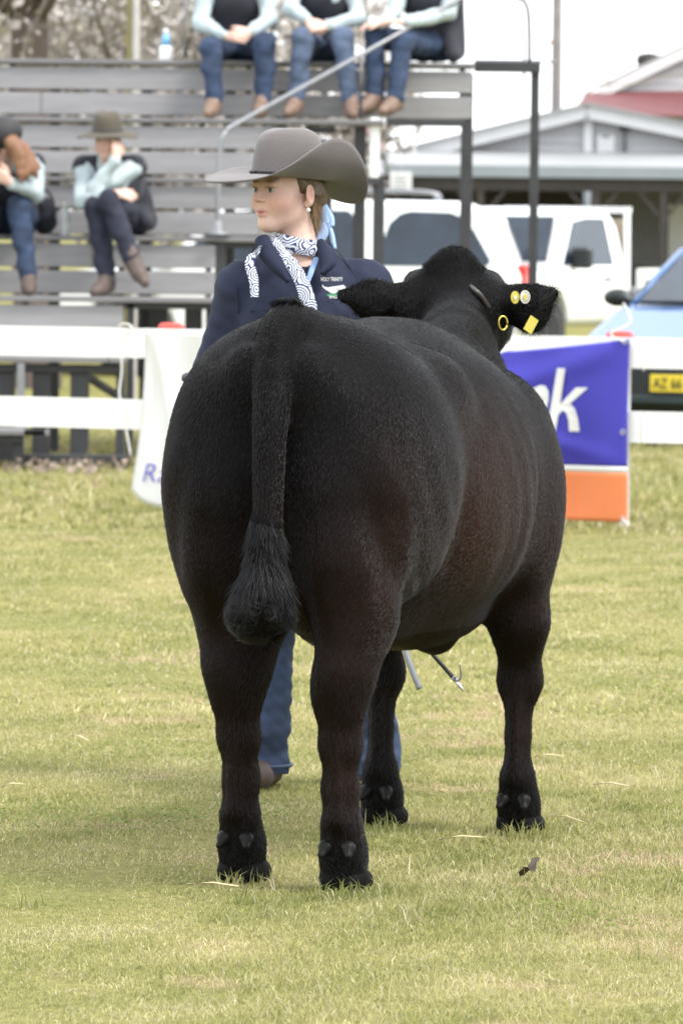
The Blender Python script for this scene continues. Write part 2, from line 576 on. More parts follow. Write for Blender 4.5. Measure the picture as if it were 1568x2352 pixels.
# --- white banner
wl_, wr_ = fx(340), fx(845)
def wfold(u, z):
    return 0.05 + 0.02*math.sin(10*u + 4*z) + 0.085*math.exp(-((u - 0.06 - 0.30*(0.93 - z))/0.045)**2)*(0.3 + 0.7*(1 - z)) + 0.012*math.sin(22*u - 5*z)
wb = thing('banner', 'slack white vinyl banner with small blue lettering hung over the fence beside the stands', 'banner', tuple(fp((wl_+wr_)/2, 0)))
V = []; F = []; nu, nv = 50, 36
for j in range(nv + 1):
    for i in range(nu + 1):
        u = i/nu; v = j/nv
        left = wl_ - 0.075*v**1.2 + 0.02*math.sin(3*v)
        t = left + (wr_ - left)*u
        bot = 0.125 - 0.10*(1 - math.exp(-u*(wr_ - wl_)/0.08)) - 0.03*u
        z = 0.957 + (bot - 0.957)*v
        V.append(fp(t, z, wfold(u*(wr_ - wl_), z)))
F = [(j*(nu+1)+i, (j+1)*(nu+1)+i, (j+1)*(nu+1)+i+1, j*(nu+1)+i+1) for j in range(nv) for i in range(nu)]
thick(obj('cloth', (np.array(V), F), M['ban_white'], wb, True))
V, F = text_vf('Ra', 0.145, 0.25, -0.002, 0.001)
M['ban_ink'] = mat('blue_print', (0.08, 0.07, 0.42), 0.5, 0.05, 5)
tl = fx(338)
V2 = [fp(tl + v[0], 0.165 + v[1], wfold(tl + v[0] - wl_ + 0.07, 0.165 + v[1]) + 0.012 + v[2]) for v in V]
obj('lettering', (np.array(V2), F), M['ban_ink'], wb)
# --- cords
def cord(pts, label, r=0.004):
    o = obj('cord', tube(smooth_path(pts, 5), r, 6), M['rope'], smooth=True)
    tag(o, label, 'cord')
e = b_r
cord([fp(e - 0.02, 0.945, 0.075), fp(e - 0.10, 0.985, 0.06), fp(e - 0.01, 1.04, 0.03), fp(e - 0.03, 1.11, 0.02), fp(e - 0.05, 1.14, 0.02)], 'white cord sticking up from the top corner of the violet banner')
cord([fp(e + 0.00, 0.95, 0.07), fp(e + 0.035, 0.91, 0.05), fp(e + 0.07, 0.83, 0.05), fp(e + 0.075, 0.80, 0.05)], 'thin white cord hanging down the rail right of the violet banner', 0.003)
cord([fp(e - 0.02, 0.05, 0.07), fp(e + 0.02, 0.03, 0.10), fp(e + 0.06, 0.006, 0.16), fp(e + 0.09, 0.005, 0.2)], 'white cord trailing on the grass from the lower corner of the violet banner', 0.005)
tl = fx(285)
cord([fp(tl - 0.02, 0.975, 0.05), fp(tl + 0.02, 0.99, 0.06), fp(tl + 0.07, 0.972, 0.07), fp(tl + 0.02, 0.93, 0.06), fp(tl, 0.86, 0.05), fp(tl + 0.0, 0.74, 0.045), fp(tl - 0.01, 0.62, 0.05), fp(tl + 0.02, 0.52, 0.05), fp(tl + 0.035, 0.42, 0.05), fp(tl + 0.06, 0.3, 0.05)], 'white cord knotted over the rails at the left end of the white banner', 0.005)
# --- steel pickets with red caps
M['red_cap'] = mat('red_plastic', (0.62, 0.06, 0.045), 0.5, 0.08, 10)
for px, lab in ((360, 'red capped steel picket behind the fence left of the handler'), (1392, 'red capped steel picket behind the fence above the violet banner')):
    t = fx(px)
    pk = thing('steel_picket', lab, 'post', tuple(fp(t, 0, -0.16)), 'red capped pickets along the fence')
    obj('stake', bar(fp(t, -0.1, -0.16), fp(t, 0.94, -0.16), 0.03), M['steel_dark'], pk)
    f = Field(fp(t, 0.9, -0.16) - 0.12, fp(t, 1.02, -0.16) + 0.12, 0.008)
    f.cone(fp(t - 0.045, 0.965, -0.16), fp(t + 0.045, 0.965, -0.16), 0.03, 0.03, 0.01)
    obj('cap', f.skin(), M['red_cap'], pk, True)

# ================================================================== bleacher
TY = [135, 268, 405, 540, 681, 820, 988]
TD = [38.2 - 0.6*i for i in range(7)]
TZ = [float(at(200, TY[i] + 1, TD[i])[2]) for i in range(7)]
X_L = -4.6
def xp(px, d): return (px - 784)*d/F_PX
stand = thing('bleacher', 'tiered spectator stand of grey boards on a black steel frame', 'bleacher', (-1.0, 36.4, 0))
R_END = [1072, 664, 668, 489, 279, None, None]
T_END = [1078, 872, 700, 592, 489, 284, 56]
BH, GAP = 0.148, 0.022
def board(name, x0, x1, y0, y1, z0, z1, m):
    obj(name, box((x0, y0, z0), (x1, y1, z1), 0.004), m, stand)
for i in range(7):
    d, z = TD[i], TZ[i]
    xe = xp(T_END[i], d)
    # two tread planks, a third further back
    for k in range(2):
        cut = X_L + 2.1 + 0.35*((i*7 + k*3) % 4)
        for a, b in ((X_L, cut - 0.004), (cut + 0.004, xe)):
            board('tread_plank', a, b, d - 0.03 + k*0.27, d + 0.215 + k*0.27, z - 0.032, z, M['tread'])
    if R_END[i] is not None:
        xr = xp(R_END[i], d)
        zt = z - 0.032 - 0.022
        for k in range(2 if i < 4 else 2):
            if i == 4 and k == 1: continue
            zz1 = zt - k*(BH + GAP); zz0 = zz1 - BH
            cut = X_L + 1.7 + 0.43*((i*5 + k*2) % 4)
            for a, b in ((X_L, cut - 0.003), (cut + 0.003, xr)):
                board('riser_board', a, b, d, d + 0.024, zz0, zz1, M['board'])
# brackets that carry the boards
for i in range(5):
    d, z = TD[i], TZ[i]
    for px in (-900, -420, 20, 205, 405, 560, 735, 905, 1050):
        if R_END[i] and px < R_END[i] - 6:
            x = xp(px + 17*((i*3) % 5), d)
            if x < xp(R_END[i], d) - 0.04:
                obj('bracket', box((x - 0.02, d + 0.026, z - 0.39), (x + 0.02, d + 0.066, z - 0.034)), M['steel_gal'] if (i + px) % 2 else M['steel_dark'], stand)
def post(px, y_top, d, w, m='steel_dark', y_bot=None, depth=None):
    zt = at(px, y_top, d)[2]; zb = -0.02 if y_bot is None else at(px, y_bot, d)[2]
    x = xp(px, d); ww = w*d/F_PX
    obj('leg', box((x - ww/2, d, zb), (x + ww/2, d + (depth or ww), zt), 0.004), M[m], stand)
def beam(px0, px1, yy, d, hpx, m='steel_dark', dep=0.06):
    z = at((px0+px1)/2, yy, d)[2]; hh = hpx*d/F_PX
    obj('beam', box((xp(px0, d), d, z - hh), (xp(px1, d), d + dep, z), 0.004), M[m], stand)
post(1062, 170, 38.24, 27); post(1217, 146, 38.75, 20)
beam(1077, 1229, 142, 38.7, 24); beam(1077, 1268, 137, 38.80, 6, 'steel_gal')
beam(877, 1058, 272, 37.66, 18)
post(862, 408, 37.1, 27); post(818, 290, 37.7, 27)
post(851, 270, 37.62, 22, 'white', 408)
beam(690, 760, 290, 37.66, 16)
beam(690, 860, 408, 37.04, 16)
post(500, 548, 36.42, 25); beam(480, 600, 548, 36.44, 22)
post(735, 320, 37.3, 40)
post(296, 697, 35.84, 16); post(480, 697, 35.9, 24); beam(280, 492, 692, 35.84, 18)
beam(-300, 283, 836, 35.26, 18)
for px, w in ((12, 38), (92, 40), (180, 42), (274, 20)):
    post(px, 838, 35.3, w)
for px, w in ((360, 42), (440, 40), (-120, 40)):
    post(px, 700, 36.6, w)
post(45, 836, 35.1, 17, 'steel_gal'); beam(-300, 52, 1000, 34.62, 16); post(40, 1002, 34.66, 24); post(-150, 1002, 34.66, 24)
obj('base_sill', box((xp(50, 35.0), 34.9, 0.0), (xp(300, 35.0), 35.0, 0.09), 0.004), M['steel_dark'], stand)
obj('strut', bar((xp(180, 35.4), 35.5, TZ[5] - 0.1), (xp(330, 36.5), 36.5, 0.3), 0.04), M['steel_dark'], stand)
for px in (-600, -250, 120, 330, 520, 640):           # back legs and rakers
    for d in (37.0, 37.9, 38.8):
        if px < 500 or d > 37.5:
            x = xp(px, d)
            obj('leg', box((x - 0.035, d, -0.02), (x + 0.035, d + 0.07, TZ[0] - 0.1 - (38.8 - d)*0.62)), M['steel_dark'], stand)
# handrails
hp = smooth_path([at(1110, -34, 38.3), at(830, 125, 37.7), at(560, 275, 36.6), at(519, 303, 36.45), at(505, 345, 36.42), at(501, 440, 36.4), at(500, 533, 36.4)], 8)
obj('handrail', tube(hp, 0.015, 10), M['steel_gal'], stand, True)
obj('handrail_post', tube([at(829, 128, 37.68), at(829, 272, 37.68)], 0.016, 10), M['steel_gal'], stand, True)
obj('handrail_foot', lathe([(0.085, 0), (0.085, 0.016), (0.03, 0.022), (0.024, 0.09)], at(500, 540, 36.4), 14), M['steel_gal'], stand, True)
obj('guard_rail', tube(smooth_path([at(1150, -30, 38.8), at(1190, -8, 38.8), at(1209, 15, 38.8), at(1214, 60, 38.8), at(1215, 142, 38.8)], 6), 0.013, 8), M['steel_dark'], stand, True)
obj('guard_post', tube([at(1188, -20, 38.9), at(1203, 110, 38.9), at(1203, 262, 38.9)], 0.009, 8), M['rust'], stand, True)
obj('guard_post', tube([at(428, -30, 38.7), at(426, 132, 38.7)], 0.018, 8), M['steel_gal'], stand, True)

# ================================================================== poles
for px, w, m, lab in ((297, 0.018, mat('olive_post', (0.19, 0.17, 0.07), 0.8), 'slim olive green post standing behind the stand'),
                      (312, 0.030, mat('pale_post', (0.42, 0.40, 0.38), 0.8), 'pale grey post standing against the olive post behind the stand')):
    b = at(px, 60, 43); b[2] = 0
    tag(obj('post', lathe([(w, -0.1), (w, 4.4), (w*0.6, 4.45)], b, 12), m, smooth=False), lab, 'post')
M['pole'] = mat('power_pole', (0.24, 0.22, 0.215), 0.85, 0.2, 6)
b = at(1278, 100, 100); b[2] = 0
pole = thing('power_pole', 'tall grey power pole rising behind the white building', 'pole', tuple(b))
obj('shaft', lathe([(0.105, -0.1), (0.085, 7.5), (0.07, 7.55)], b, 12), M['pole'], pole, True)
obj('crossarm', bar(b + (-0.7, 0, 6.9), b + (0.7, 0, 6.9), 0.09, 0.1), M['pole'], pole)
obj('clamp', box(b + np.array((-0.25, -0.1, 4.72)), b + np.array((-0.03, 0.02, 4.78))), M['rust'], pole)
wire_m = mat('wire', (0.25, 0.22, 0.15), 0.7)
for (a, c, lab) in ((at(1300, -40, 100), at(1402, 205, 104), 'overhead wire dropping steeply from the power pole to the red roof'),
                    (at(1284, 180, 100), at(1568, 168, 112), 'overhead wire running nearly level from the power pole to the right')):
    mid = (a + c)/2 - (0, 0, 0.15)
    tag(obj('overhead_wire', tube(smooth_path([a, mid, c], 8), 0.012, 5), wire_m, smooth=True), lab, 'wire')

# ================================================================== white weatherboard building
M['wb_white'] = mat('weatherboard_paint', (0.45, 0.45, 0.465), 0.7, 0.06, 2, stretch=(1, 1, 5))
M['wb_shade_grey'] = mat('weatherboard_shade_grey', (0.17, 0.165, 0.165), 0.8, 0.1, 2, stretch=(1, 1, 5))  # wall boards: verandah shade put into the colour; vent and pipe share the grey
M['trim'] = mat('white_trim', (0.62, 0.62, 0.63), 0.6, 0.05, 4)
M['gutter'] = mat('pale_gutter', (0.21, 0.235, 0.26), 0.5, 0.06, 3)
M['iron_red'] = mat('red_iron_roof', (0.125, 0.030, 0.033), 0.6, 0.12, 3)
M['iron_grey'] = mat('grey_iron_roof', (0.24, 0.245, 0.25), 0.5, 0.08, 3)
M['dark_wood'] = mat('dark_timber', (0.035, 0.03, 0.028), 0.8, 0.2, 5)
D = 93.0
hall = thing('show_hall', 'white weatherboard hall with a low gable and a deep verandah', 'building', (3.5, D, 0))
pk = at(1345, 250, D); lf = at(740, 397, D); rg = at(1950, 372, D)
zver = at(1400, 357, D)[2]
obj('wall', box((lf[0] + 0.2, D + 0.16, 0), (rg[0] - 0.2, D + 0.3, zver)), M['wb_shade_grey'], hall)
gable = obj('gable', (np.array([(lf[0], D + 0.16, zver - 0.3), (rg[0], D + 0.16, zver - 0.3), (rg[0], D + 0.16, rg[2]), (pk[0], D + 0.16, pk[2]), (lf[0], D + 0.16, lf[2]),
     (lf[0], D + 8, zver - 0.3), (rg[0], D + 8, zver - 0.3), (rg[0], D + 8, rg[2]), (pk[0], D + 8, pk[2]), (lf[0], D + 8, lf[2])]),
     [(0,1,2,3,4), (9,8,7,6,5), (0,4,9,5), (1,6,7,2)]), M['wb_white'], hall)
def boards(x0, x1, z0, z1, y, step, m, par, top=None):
    z = z0
    while z < z1 - 0.02:
        zt = min(z + step, z1)
        a, b = x0, x1
        if top:
            a = max(a, top(zt)[0]); b = min(b, top(zt)[1])
        if b - a > 0.3:
            V = np.array([(a, y - 0.05, z), (b, y - 0.05, z), (b, y - 0.006, zt + 0.01), (a, y - 0.006, zt + 0.01), (a, y + 0.03, z), (b, y + 0.03, z)])
            obj('weatherboard', (V, [(0,1,2,3), (0,4,5,1), (0,3,4), (1,5,2)]), m, par)
        z += step
def gab(z):
    f = (z - lf[2])/(pk[2] - lf[2]); f = max(0, min(1, f))
    return (lf[0] + (pk[0] - lf[0])*f, rg[0] + (pk[0] - rg[0])*f)
boards(lf[0], rg[0], zver - 0.3, pk[2] - 0.05, D + 0.15, 0.165, M['wb_white'], gable, gab)
boards(lf[0] + 0.3, rg[0] - 0.3, 0.05, zver - 0.35, D + 0.15, 0.165, M['wb_shade_grey'], [c for c in hall.children if c.name.startswith('wall')][0])
for a, c in ((lf, pk), (pk, rg)):
    aa, cc = np.array(a), np.array(c)
    ov = (aa - cc)/np.linalg.norm(aa - cc)
    e0 = aa + (ov*0.3 if a is lf else 0); e1 = cc - (ov*0.3 if c is rg else 0)
    obj('bargeboard', bar((e0[0], D - 0.2, e0[2] - 0.05), (e1[0], D - 0.2, e1[2] - 0.05), 0.05, 0.21), M['trim'], hall)
    n = np.array((-ov[2], 0, ov[0])); n = n if n[2] > 0 else -n
    V = []
    for p in (e0, e1):
        for yy in (D - 0.35, D + 8.2):
            V += [(p[0], yy, p[2] + 0.06), (p[0], yy, p[2] + 0.10)]
    obj('roof', (np.array(V), [(0,2,6,4), (1,5,7,3), (0,4,5,1), (2,3,7,6), (0,1,3,2), (4,6,7,5)]), M['iron_grey'], hall)
x = at(1350, 300, D)[0]
obj('gable_post', box((x - 0.07, D + 0.02, zver - 0.1), (x + 0.07, D + 0.1, pk[2] - 0.05)), M['trim'], hall)
x0, x1 = at(1371, 300, D)[0], at(1411, 300, D)[0]
hatch = obj('hatch', box((x0, D + 0.04, zver - 0.05), (x1, D + 0.115, at(1390, 308, D)[2])), M['trim'], hall)
obj('hatch_vent', box((x0 + 0.08, D + 0.025, at(1390, 316, D)[2]), (x1 - 0.08, D + 0.05, at(1390, 311, D)[2])), M['wb_shade_grey'], hatch)
x = at(1434, 300, D)[0]
obj('down_pipe', tube([(x, D + 0.05, zver), (x, D + 0.05, at(1434, 303, D)[2])], 0.03, 8), M['wb_shade_grey'], hall, True)
obj('lamp_box', box((x - 0.09, D - 0.02, at(1434, 300, D)[2]), (x + 0.09, D + 0.1, at(1434, 290, D)[2])), M['dark_wood'], hall)
# verandah
DV = 89.5
zg1, zg0 = at(1250, 381, DV)[2], at(1250, 408, DV)[2]
xv0, xv1 = at(890, 400, DV)[0], at(2000, 400, DV)[0]
V = np.array([(xv0, DV, zg1 - 0.01), (xv1, DV, zg1 - 0.01), (xv1, D + 0.1, zver + 0.06), (xv0, D + 0.1, zver + 0.06), (xv0, DV, zg1 - 0.04), (xv1, DV, zg1 - 0.04), (xv1, D + 0.1, zver + 0.03), (xv0, D + 0.1, zver + 0.03)])
obj('verandah_roof', (V, [(0,1,2,3), (4,7,6,5), (0,4,5,1), (3,2,6,7), (0,3,7,4), (1,5,6,2)]), M['iron_grey'], hall)
obj('fascia', box((xv0, DV - 0.06, zg0), (xv1, DV - 0.01, zg1)), M['gutter'], hall)
xl0 = at(600, 400, DV)[0]
zh1, zh0 = at(800, 404, DV)[2], at(800, 416, DV)[2]
V = np.array([(xl0, DV, zh1), (xv0 - 0.03, DV, zh1), (xv0 - 0.03, D + 0.1, zver - 0.06), (xl0, D + 0.1, zver - 0.06), (xl0, DV, zh1 - 0.03), (xv0 - 0.03, DV, zh1 - 0.03), (xv0 - 0.03, D + 0.1, zver - 0.1), (xl0, D + 0.1, zver - 0.1)])
obj('verandah_roof', (V, [(0,1,2,3), (4,7,6,5), (0,4,5,1), (3,2,6,7), (0,3,7,4), (1,5,6,2)]), M['iron_grey'], hall)
obj('fascia', box((xl0, DV - 0.06, zh0), (xv0 - 0.03, DV - 0.01, zh1 + 0.01)), M['dark_wood'], hall)
obj('verandah_beam', box((xl0, DV + 0.02, zg0 - 0.2), (xv1, DV + 0.12, zg0 + 0.02)), M['dark_wood'], hall)
for px in (700, 910, 1102, 1361, 1521, 1700):
    x = at(px, 600, DV)[0]
    ww = 0.09 if px == 1361 else 0.05
    obj('verandah_post', box((x - ww, DV + 0.03, 0), (x + ww, DV + 0.11, zg0)), M['dark_wood'], hall)
    for s_ in (-1, 1):
        obj('post_brace', bar((x, DV + 0.07, zg0 - 0.65), (x + s_*0.42, DV + 0.07, zg0 - 0.17), 0.05), M['dark_wood'], hall)
obj('drain_pipe', tube([at(1347, 440, DV), at(1346, 735, DV)], 0.07, 10), M['gutter'], hall, True)
for px0, px1, y0, m in ((1105, 1335, 440, 'dark_wood'), (900, 1060, 440, 'dark_wood'), (1535, 1800, 470, 'trim')):
    a, c = at(px0, y0, D), at(px1, y0, D)
    obj('door', box((a[0], D + 0.03, 0.02), (c[0], D + 0.12, a[2])), M[m], hall)
for px0, px1, y0, lab in ((1375, 1425, 600, 'dark timber box stacked under the hall verandah'), (1428, 1475, 615, 'darker low crate beside it under the hall verandah')):
    a, c = at(px0, y0, 91.5), at(px1, y0, 91.5)
    cr = thing('crate', lab, 'crate', ((a[0]+c[0])/2, 91.5, 0))
    obj('body', box((a[0], 91.2, 0.0), (c[0], 91.9, a[2]), 0.02), M['dark_wood'], cr)
    for k in range(3):
        obj('slat', box((a[0] - 0.01, 91.16, 0.1 + k*0.28), (c[0] + 0.01, 91.19, 0.28 + k*0.28)), M['dark_wood'], cr)
    obj('lid', box((a[0] - 0.03, 91.15, a[2] + 0.003), (c[0] + 0.03, 91.95, a[2] + 0.05)), M['dark_wood'], cr)
# sign on the verandah
sg = at(920, 417, DV - 0.1)
sign = thing('notice_sign', 'small white notice board fixed under the verandah edge', 'sign', tuple(sg - (0, 0, 0.15)))
obj('panel', box(sg + (-0.17, -0.03, -0.145), sg + (0.17, 0.0, 0.145), 0.008), M['trim'], sign)
for k in range(4):
    obj('text_line', box(sg + (-0.12, -0.034, 0.065 - k*0.055), sg + (0.12 - 0.03*(k % 2), -0.031, 0.085 - k*0.055)), M['gutter'], sign)
# red roofed house behind
D2 = 118.0
hs = thing('red_roof_house', 'white gabled house with a red iron skillion roof behind the hall', 'house', (9, D2, 0))
a, p2 = at(1372, 214, D2), at(1720, 48, D2)
r2 = at(2068, 214, D2)
obj('wall', (np.array([(a[0] + .3, D2, 0), (r2[0] - .3, D2, 0), (r2[0] - .3, D2, r2[2]), (p2[0], D2, p2[2]), (a[0] + .3, D2, a[2]), (a[0] + .3, D2 + 9, 0), (r2[0] - .3, D2 + 9, 0), (r2[0] - .3, D2 + 9, r2[2]), (p2[0], D2 + 9, p2[2]), (a[0] + .3, D2 + 9, a[2])]), [(0,1,2,3,4), (9,8,7,6,5), (0,4,9,5), (1,6,7,2)]), M['wb_white'], hs)
hw = hs.children[0]
def gab2(z):
    f = max(0, min(1, (z - a[2])/(p2[2] - a[2])))
    return (a[0] + (p2[0] - a[0])*f, r2[0] + (p2[0] - r2[0])*f)
boards(a[0], r2[0], a[2] - 0.6, p2[2], D2 - 0.01, 0.2, M['wb_white'], hw, gab2)
for q in (a, r2):
    obj('bargeboard', bar((q[0], D2 - 0.25, q[2]), (p2[0], D2 - 0.25, p2[2]), 0.05, 0.24), M['trim'], hs)
    obj('roof', (np.array([(q[0], D2 - .3, q[2] + .13), (p2[0], D2 - .3, p2[2] + .13), (p2[0], D2 + 9.2, p2[2] + .13), (q[0], D2 + 9.2, q[2] + .13), (q[0], D2 - .3, q[2] + .17), (p2[0], D2 - .3, p2[2] + .17), (p2[0], D2 + 9.2, p2[2] + .17), (q[0], D2 + 9.2, q[2] + .17)]), [(0,1,2,3), (4,7,6,5), (0,4,5,1), (3,2,6,7), (0,3,7,4), (1,5,6,2)]), M['iron_grey'], hs)
s0, s1 = at(1345, 214, D2 - 0.1), at(1800, 206, D2 - 0.1)
s2, s3 = at(1310, 262, D2 - 3), at(1800, 275, D2 - 3)
n = 60; V = []; F = []
for i in range(n + 1):
    u = i/n
    for k, (pa, pb) in enumerate(((s0, s1), (s2, s3))):
        q = pa + (pb - pa)*u; V.append((q[0], q[1], q[2] + (0.025 if i % 2 else 0)))
F = [(2*i, 2*i+1, 2*i+3, 2*i+2) for i in range(n)]
ro = obj('skillion_roof', (np.array(V), F), M['iron_red'], hs); thick(ro, 0.02)
b = at(1488, 160, D2 + 1)
obj('roof_vent', lathe([(0.16, -0.9), (0.16, 0.08), (0.25, 0.1), (0.27, 0.24), (0.2, 0.33), (0.02, 0.36)], b, 14), M['dark_wood'], hs, True)
# maroon roofed shed glimpsed through the frame
D3 = 108.0
a, c = at(772, 300, D3), at(885, 300, D3)
sh = thing('shed', 'small shed with a maroon roof glimpsed between the stand posts', 'shed', ((a[0]+c[0])/2, D3, 0))
zt, zm = a[2] + 0.15, at(800, 342, D3)[2]
obj('wall', box((a[0] + .1, D3, 0), (c[0] - .1, D3 + 3, zm)), M['wb_white'], sh)
obj('roof', (np.array([(a[0] + .15, D3 + 1.6, zt), (c[0], D3 + 1.6, zt), (c[0], D3 - .3, zm - .05), (a[0] - .05, D3 - .3, zm - .05), (a[0] - .05, D3 + 3.4, zm - .05), (c[0], D3 + 3.4, zm - .05)]), [(3,2,1,0), (0,1,5,4), (3,0,4), (2,5,1), (2,3,4,5)]), mat('maroon_roof', (0.20, 0.09, 0.10), 0.6), sh)
obj('ridge_cap', box((a[0] + .15, D3 + 1.45, zt), (c[0], D3 + 1.75, zt + 0.1)), mat('blue_ridge', (0.3, 0.42, 0.6), 0.5), sh)
obj('door', box((a[0] + .35, D3 - .03, 0), (a[0] + .75, D3 - .004, 1.95)), M['gutter'], sh)

# ================================================================== bare blossoming trees behind the stand
M['bark'] = mat('grey_brown_bark', (0.105, 0.080, 0.068), 0.9, 0.35, 3, 0.8, 12, stretch=(3, 3, 0.6))
M['twig'] = mat('twigs', (0.235, 0.205, 0.18), 0.9, 0.2, 5)
M['blossom'] = mat('pale_blossom', (0.43, 0.395, 0.37), 0.8, 0.3, 1.2)
def tree(base, hgt, rad, trunk_r, seed, label, name='blossom_tree', lean=(0, 0), low=2.2, n_leaf=5200):
    rg_ = np.random.default_rng(seed)
    t = thing(name, label, 'tree', tuple(base), 'bare blossoming trees behind the stand')
    base = np.array(base, float)
    fork = base + (lean[0], lean[1], low)
    tr = MB()
    tr.add(*tube(smooth_path([base - (0, 0, .1), base + (0.03, 0, 0.3), base + np.array((lean[0]*.4, lean[1]*.4, low*.5)), fork], 5), [trunk_r*1.5] + list(np.linspace(trunk_r*1.25, trunk_r*.85, 15)), 12))
    tw = MB(); tips = []
    for k in range(7):
        a = 2*math.pi*k/7 + rg_.uniform(-.3, .3)
        rr = rad*rg_.uniform(.5, .9)
        tip = fork + (math.cos(a)*rr, math.sin(a)*rr, rg_.uniform(.35, 1)*(hgt - low))
        mid = fork + (tip - fork)*.5 + (0, 0, .25)
        pth = smooth_path([fork - (0, 0, .2), mid, tip], 6)
        tr.add(*tube(pth, list(np.linspace(trunk_r*.55, trunk_r*.12, len(pth))), 7))
        for q in range(16):
            s = pth[rg_.integers(3, len(pth))]
            dr = rg_.normal(size=3); dr[2] = dr[2]*.6 - .05; dr /= np.linalg.norm(dr)
            e_ = s + dr*rad*rg_.uniform(.3, .65)
            m_ = (s + e_)/2 + rg_.normal(size=3)*.08
            tw.add(*tube([s, m_, e_], [.025, .016, .006], 4, False)); tips.append((s, m_, e_))
            for w in range(9):
                s2_ = (m_ if rg_.random() < .5 else e_) + rg_.normal(size=3)*.03
                d2 = rg_.normal(size=3); d2 /= np.linalg.norm(d2)
                e2 = s2_ + d2*rg_.uniform(.25, .7)
                tw.add(*tube([s2_, e2], [.011, .004], 3, False)); tips.append((s2_, (s2_+e2)/2, e2))
    obj('trunk', tr.out(), M['bark'], t, True)
    obj('twigs', tw.out(), M['twig'], t)
    T = np.array(tips); ch = rg_.integers(0, len(T), n_leaf)
    f = rg_.random(n_leaf)[:, None]
    c = np.where(f < .5, T[ch, 0] + (T[ch, 1] - T[ch, 0])*f*2, T[ch, 1] + (T[ch, 2] - T[ch, 1])*(f*2 - 1)) + rg_.normal(size=(n_leaf, 3))*.05
    u = rg_.normal(size=(n_leaf, 3)); u /= np.linalg.norm(u, axis=1)[:, None]
    v = np.cross(u, rg_.normal(size=(n_leaf, 3))); v /= np.linalg.norm(v, axis=1)[:, None]
    s = rg_.uniform(.03, .075, n_leaf)[:, None]
    V = np.stack([c - u*s, c - v*s*.7, c + u*s, c + v*s*.7], 1).reshape(-1, 3)
    cr = obj('crown', (V, np.arange(len(V)).reshape(-1, 4)), M['blossom'], t)
    cr['kind'] = 'stuff'
g = at(85, 60, 52); g[2] = 0
tree(g, 5.8, 2.6, 0.20, 3, 'old tree with a thick forked trunk behind the far left of the stand', lean=(-0.08, 0.2), low=3.45, n_leaf=4500)
for k, (px, d, sd_, lab) in enumerate(((-260, 60, 11, 'twiggy pale tree at the outer left edge behind the stand'), (230, 66, 12, 'twiggy pale tree right of the thick trunk behind the stand'),
                             (480, 70, 13, 'twiggy pale tree behind the first spectator of the top row'), (655, 64, 14, 'twiggy pale tree between the first and second top row spectators'),
                             (60, 74, 16, 'far twiggy pale tree directly behind the thick trunk'), (330, 58, 17, 'twiggy pale tree behind the paired posts'))):
    g = at(px, 60, d); g[2] = 0
    tree(g, 5.4, 2.0 if k != 3 else 1.5, 0.09, sd_, lab, low=1.3, n_leaf=5200)

# ================================================================== the steer
CH = np.array([-0.109, 12.98, 0.0])                 # midway between the hind feet
CF = np.array([0.2915, 0.9566, 0.0]); CR = np.array([0.9566, -0.2915, 0.0])
def c2w(P):
    P = np.asarray(P, float)
    return CH + P[..., 0:1]*CR + P[..., 1:2]*CF + P[..., 2:3]*np.array([0, 0, 1.0])
def w2c(P):
    q = np.asarray(P, float) - CH
    return np.array([q @ CR, q @ CF, q[2]])
cow = thing('steer', 'glossy black show steer seen from behind, standing square on the lawn', 'steer', tuple(CH))
f = Field((-0.62, -0.42, -0.02), (0.62, 2.72, 1.62), 0.0115)
K = 0.10
# barrel, rump, thighs, shoulders (x right, y forward, z up)
f.ell((0, 0.78, 0.895), (0.332, 0.70, 0.385), 0.08)
f.ell((0.0, 0.24, 0.955), (0.285, 0.40, 0.315), 0.10)
f.cone((0, 0.04, 1.232), (0, 1.22, 1.165), 0.085, 0.075, 0.09)
for s in (-1, 1):
    f.ell((s*0.158, 0.13, 0.95), (0.165, 0.30, 0.305), 0.07)
    f.ell((s*0.080, 0.03, 1.115), (0.125, 0.18, 0.165), 0.10)                # pin bones and upper buttock
    f.ell((s*0.185, 0.44, 1.13), (0.085, 0.12, 0.085), 0.10)                # hip
    f.ell((s*0.158, 1.25, 0.87), (0.125, 0.25, 0.28), 0.06)                 # shoulder
    f.ell((s*0.045, 1.25, 1.03), (0.085, 0.25, 0.15), 0.09)
    f.ell((s*0.218, 1.24, 0.82), (0.068, 0.15, 0.17), 0.06)
f.ell((0, 1.48, 0.80), (0.18, 0.24, 0.28), 0.10)                       # brisket
f.ell((0.0, 1.02, 0.57), (0.15, 0.34, 0.08), 0.07)
f.ell((0.02, 1.12, 0.495), (0.040, 0.08, 0.034), 0.04)               # navel flap
f.ell((0.0, 0.45, 0.61), (0.13, 0.20, 0.10), 0.08)
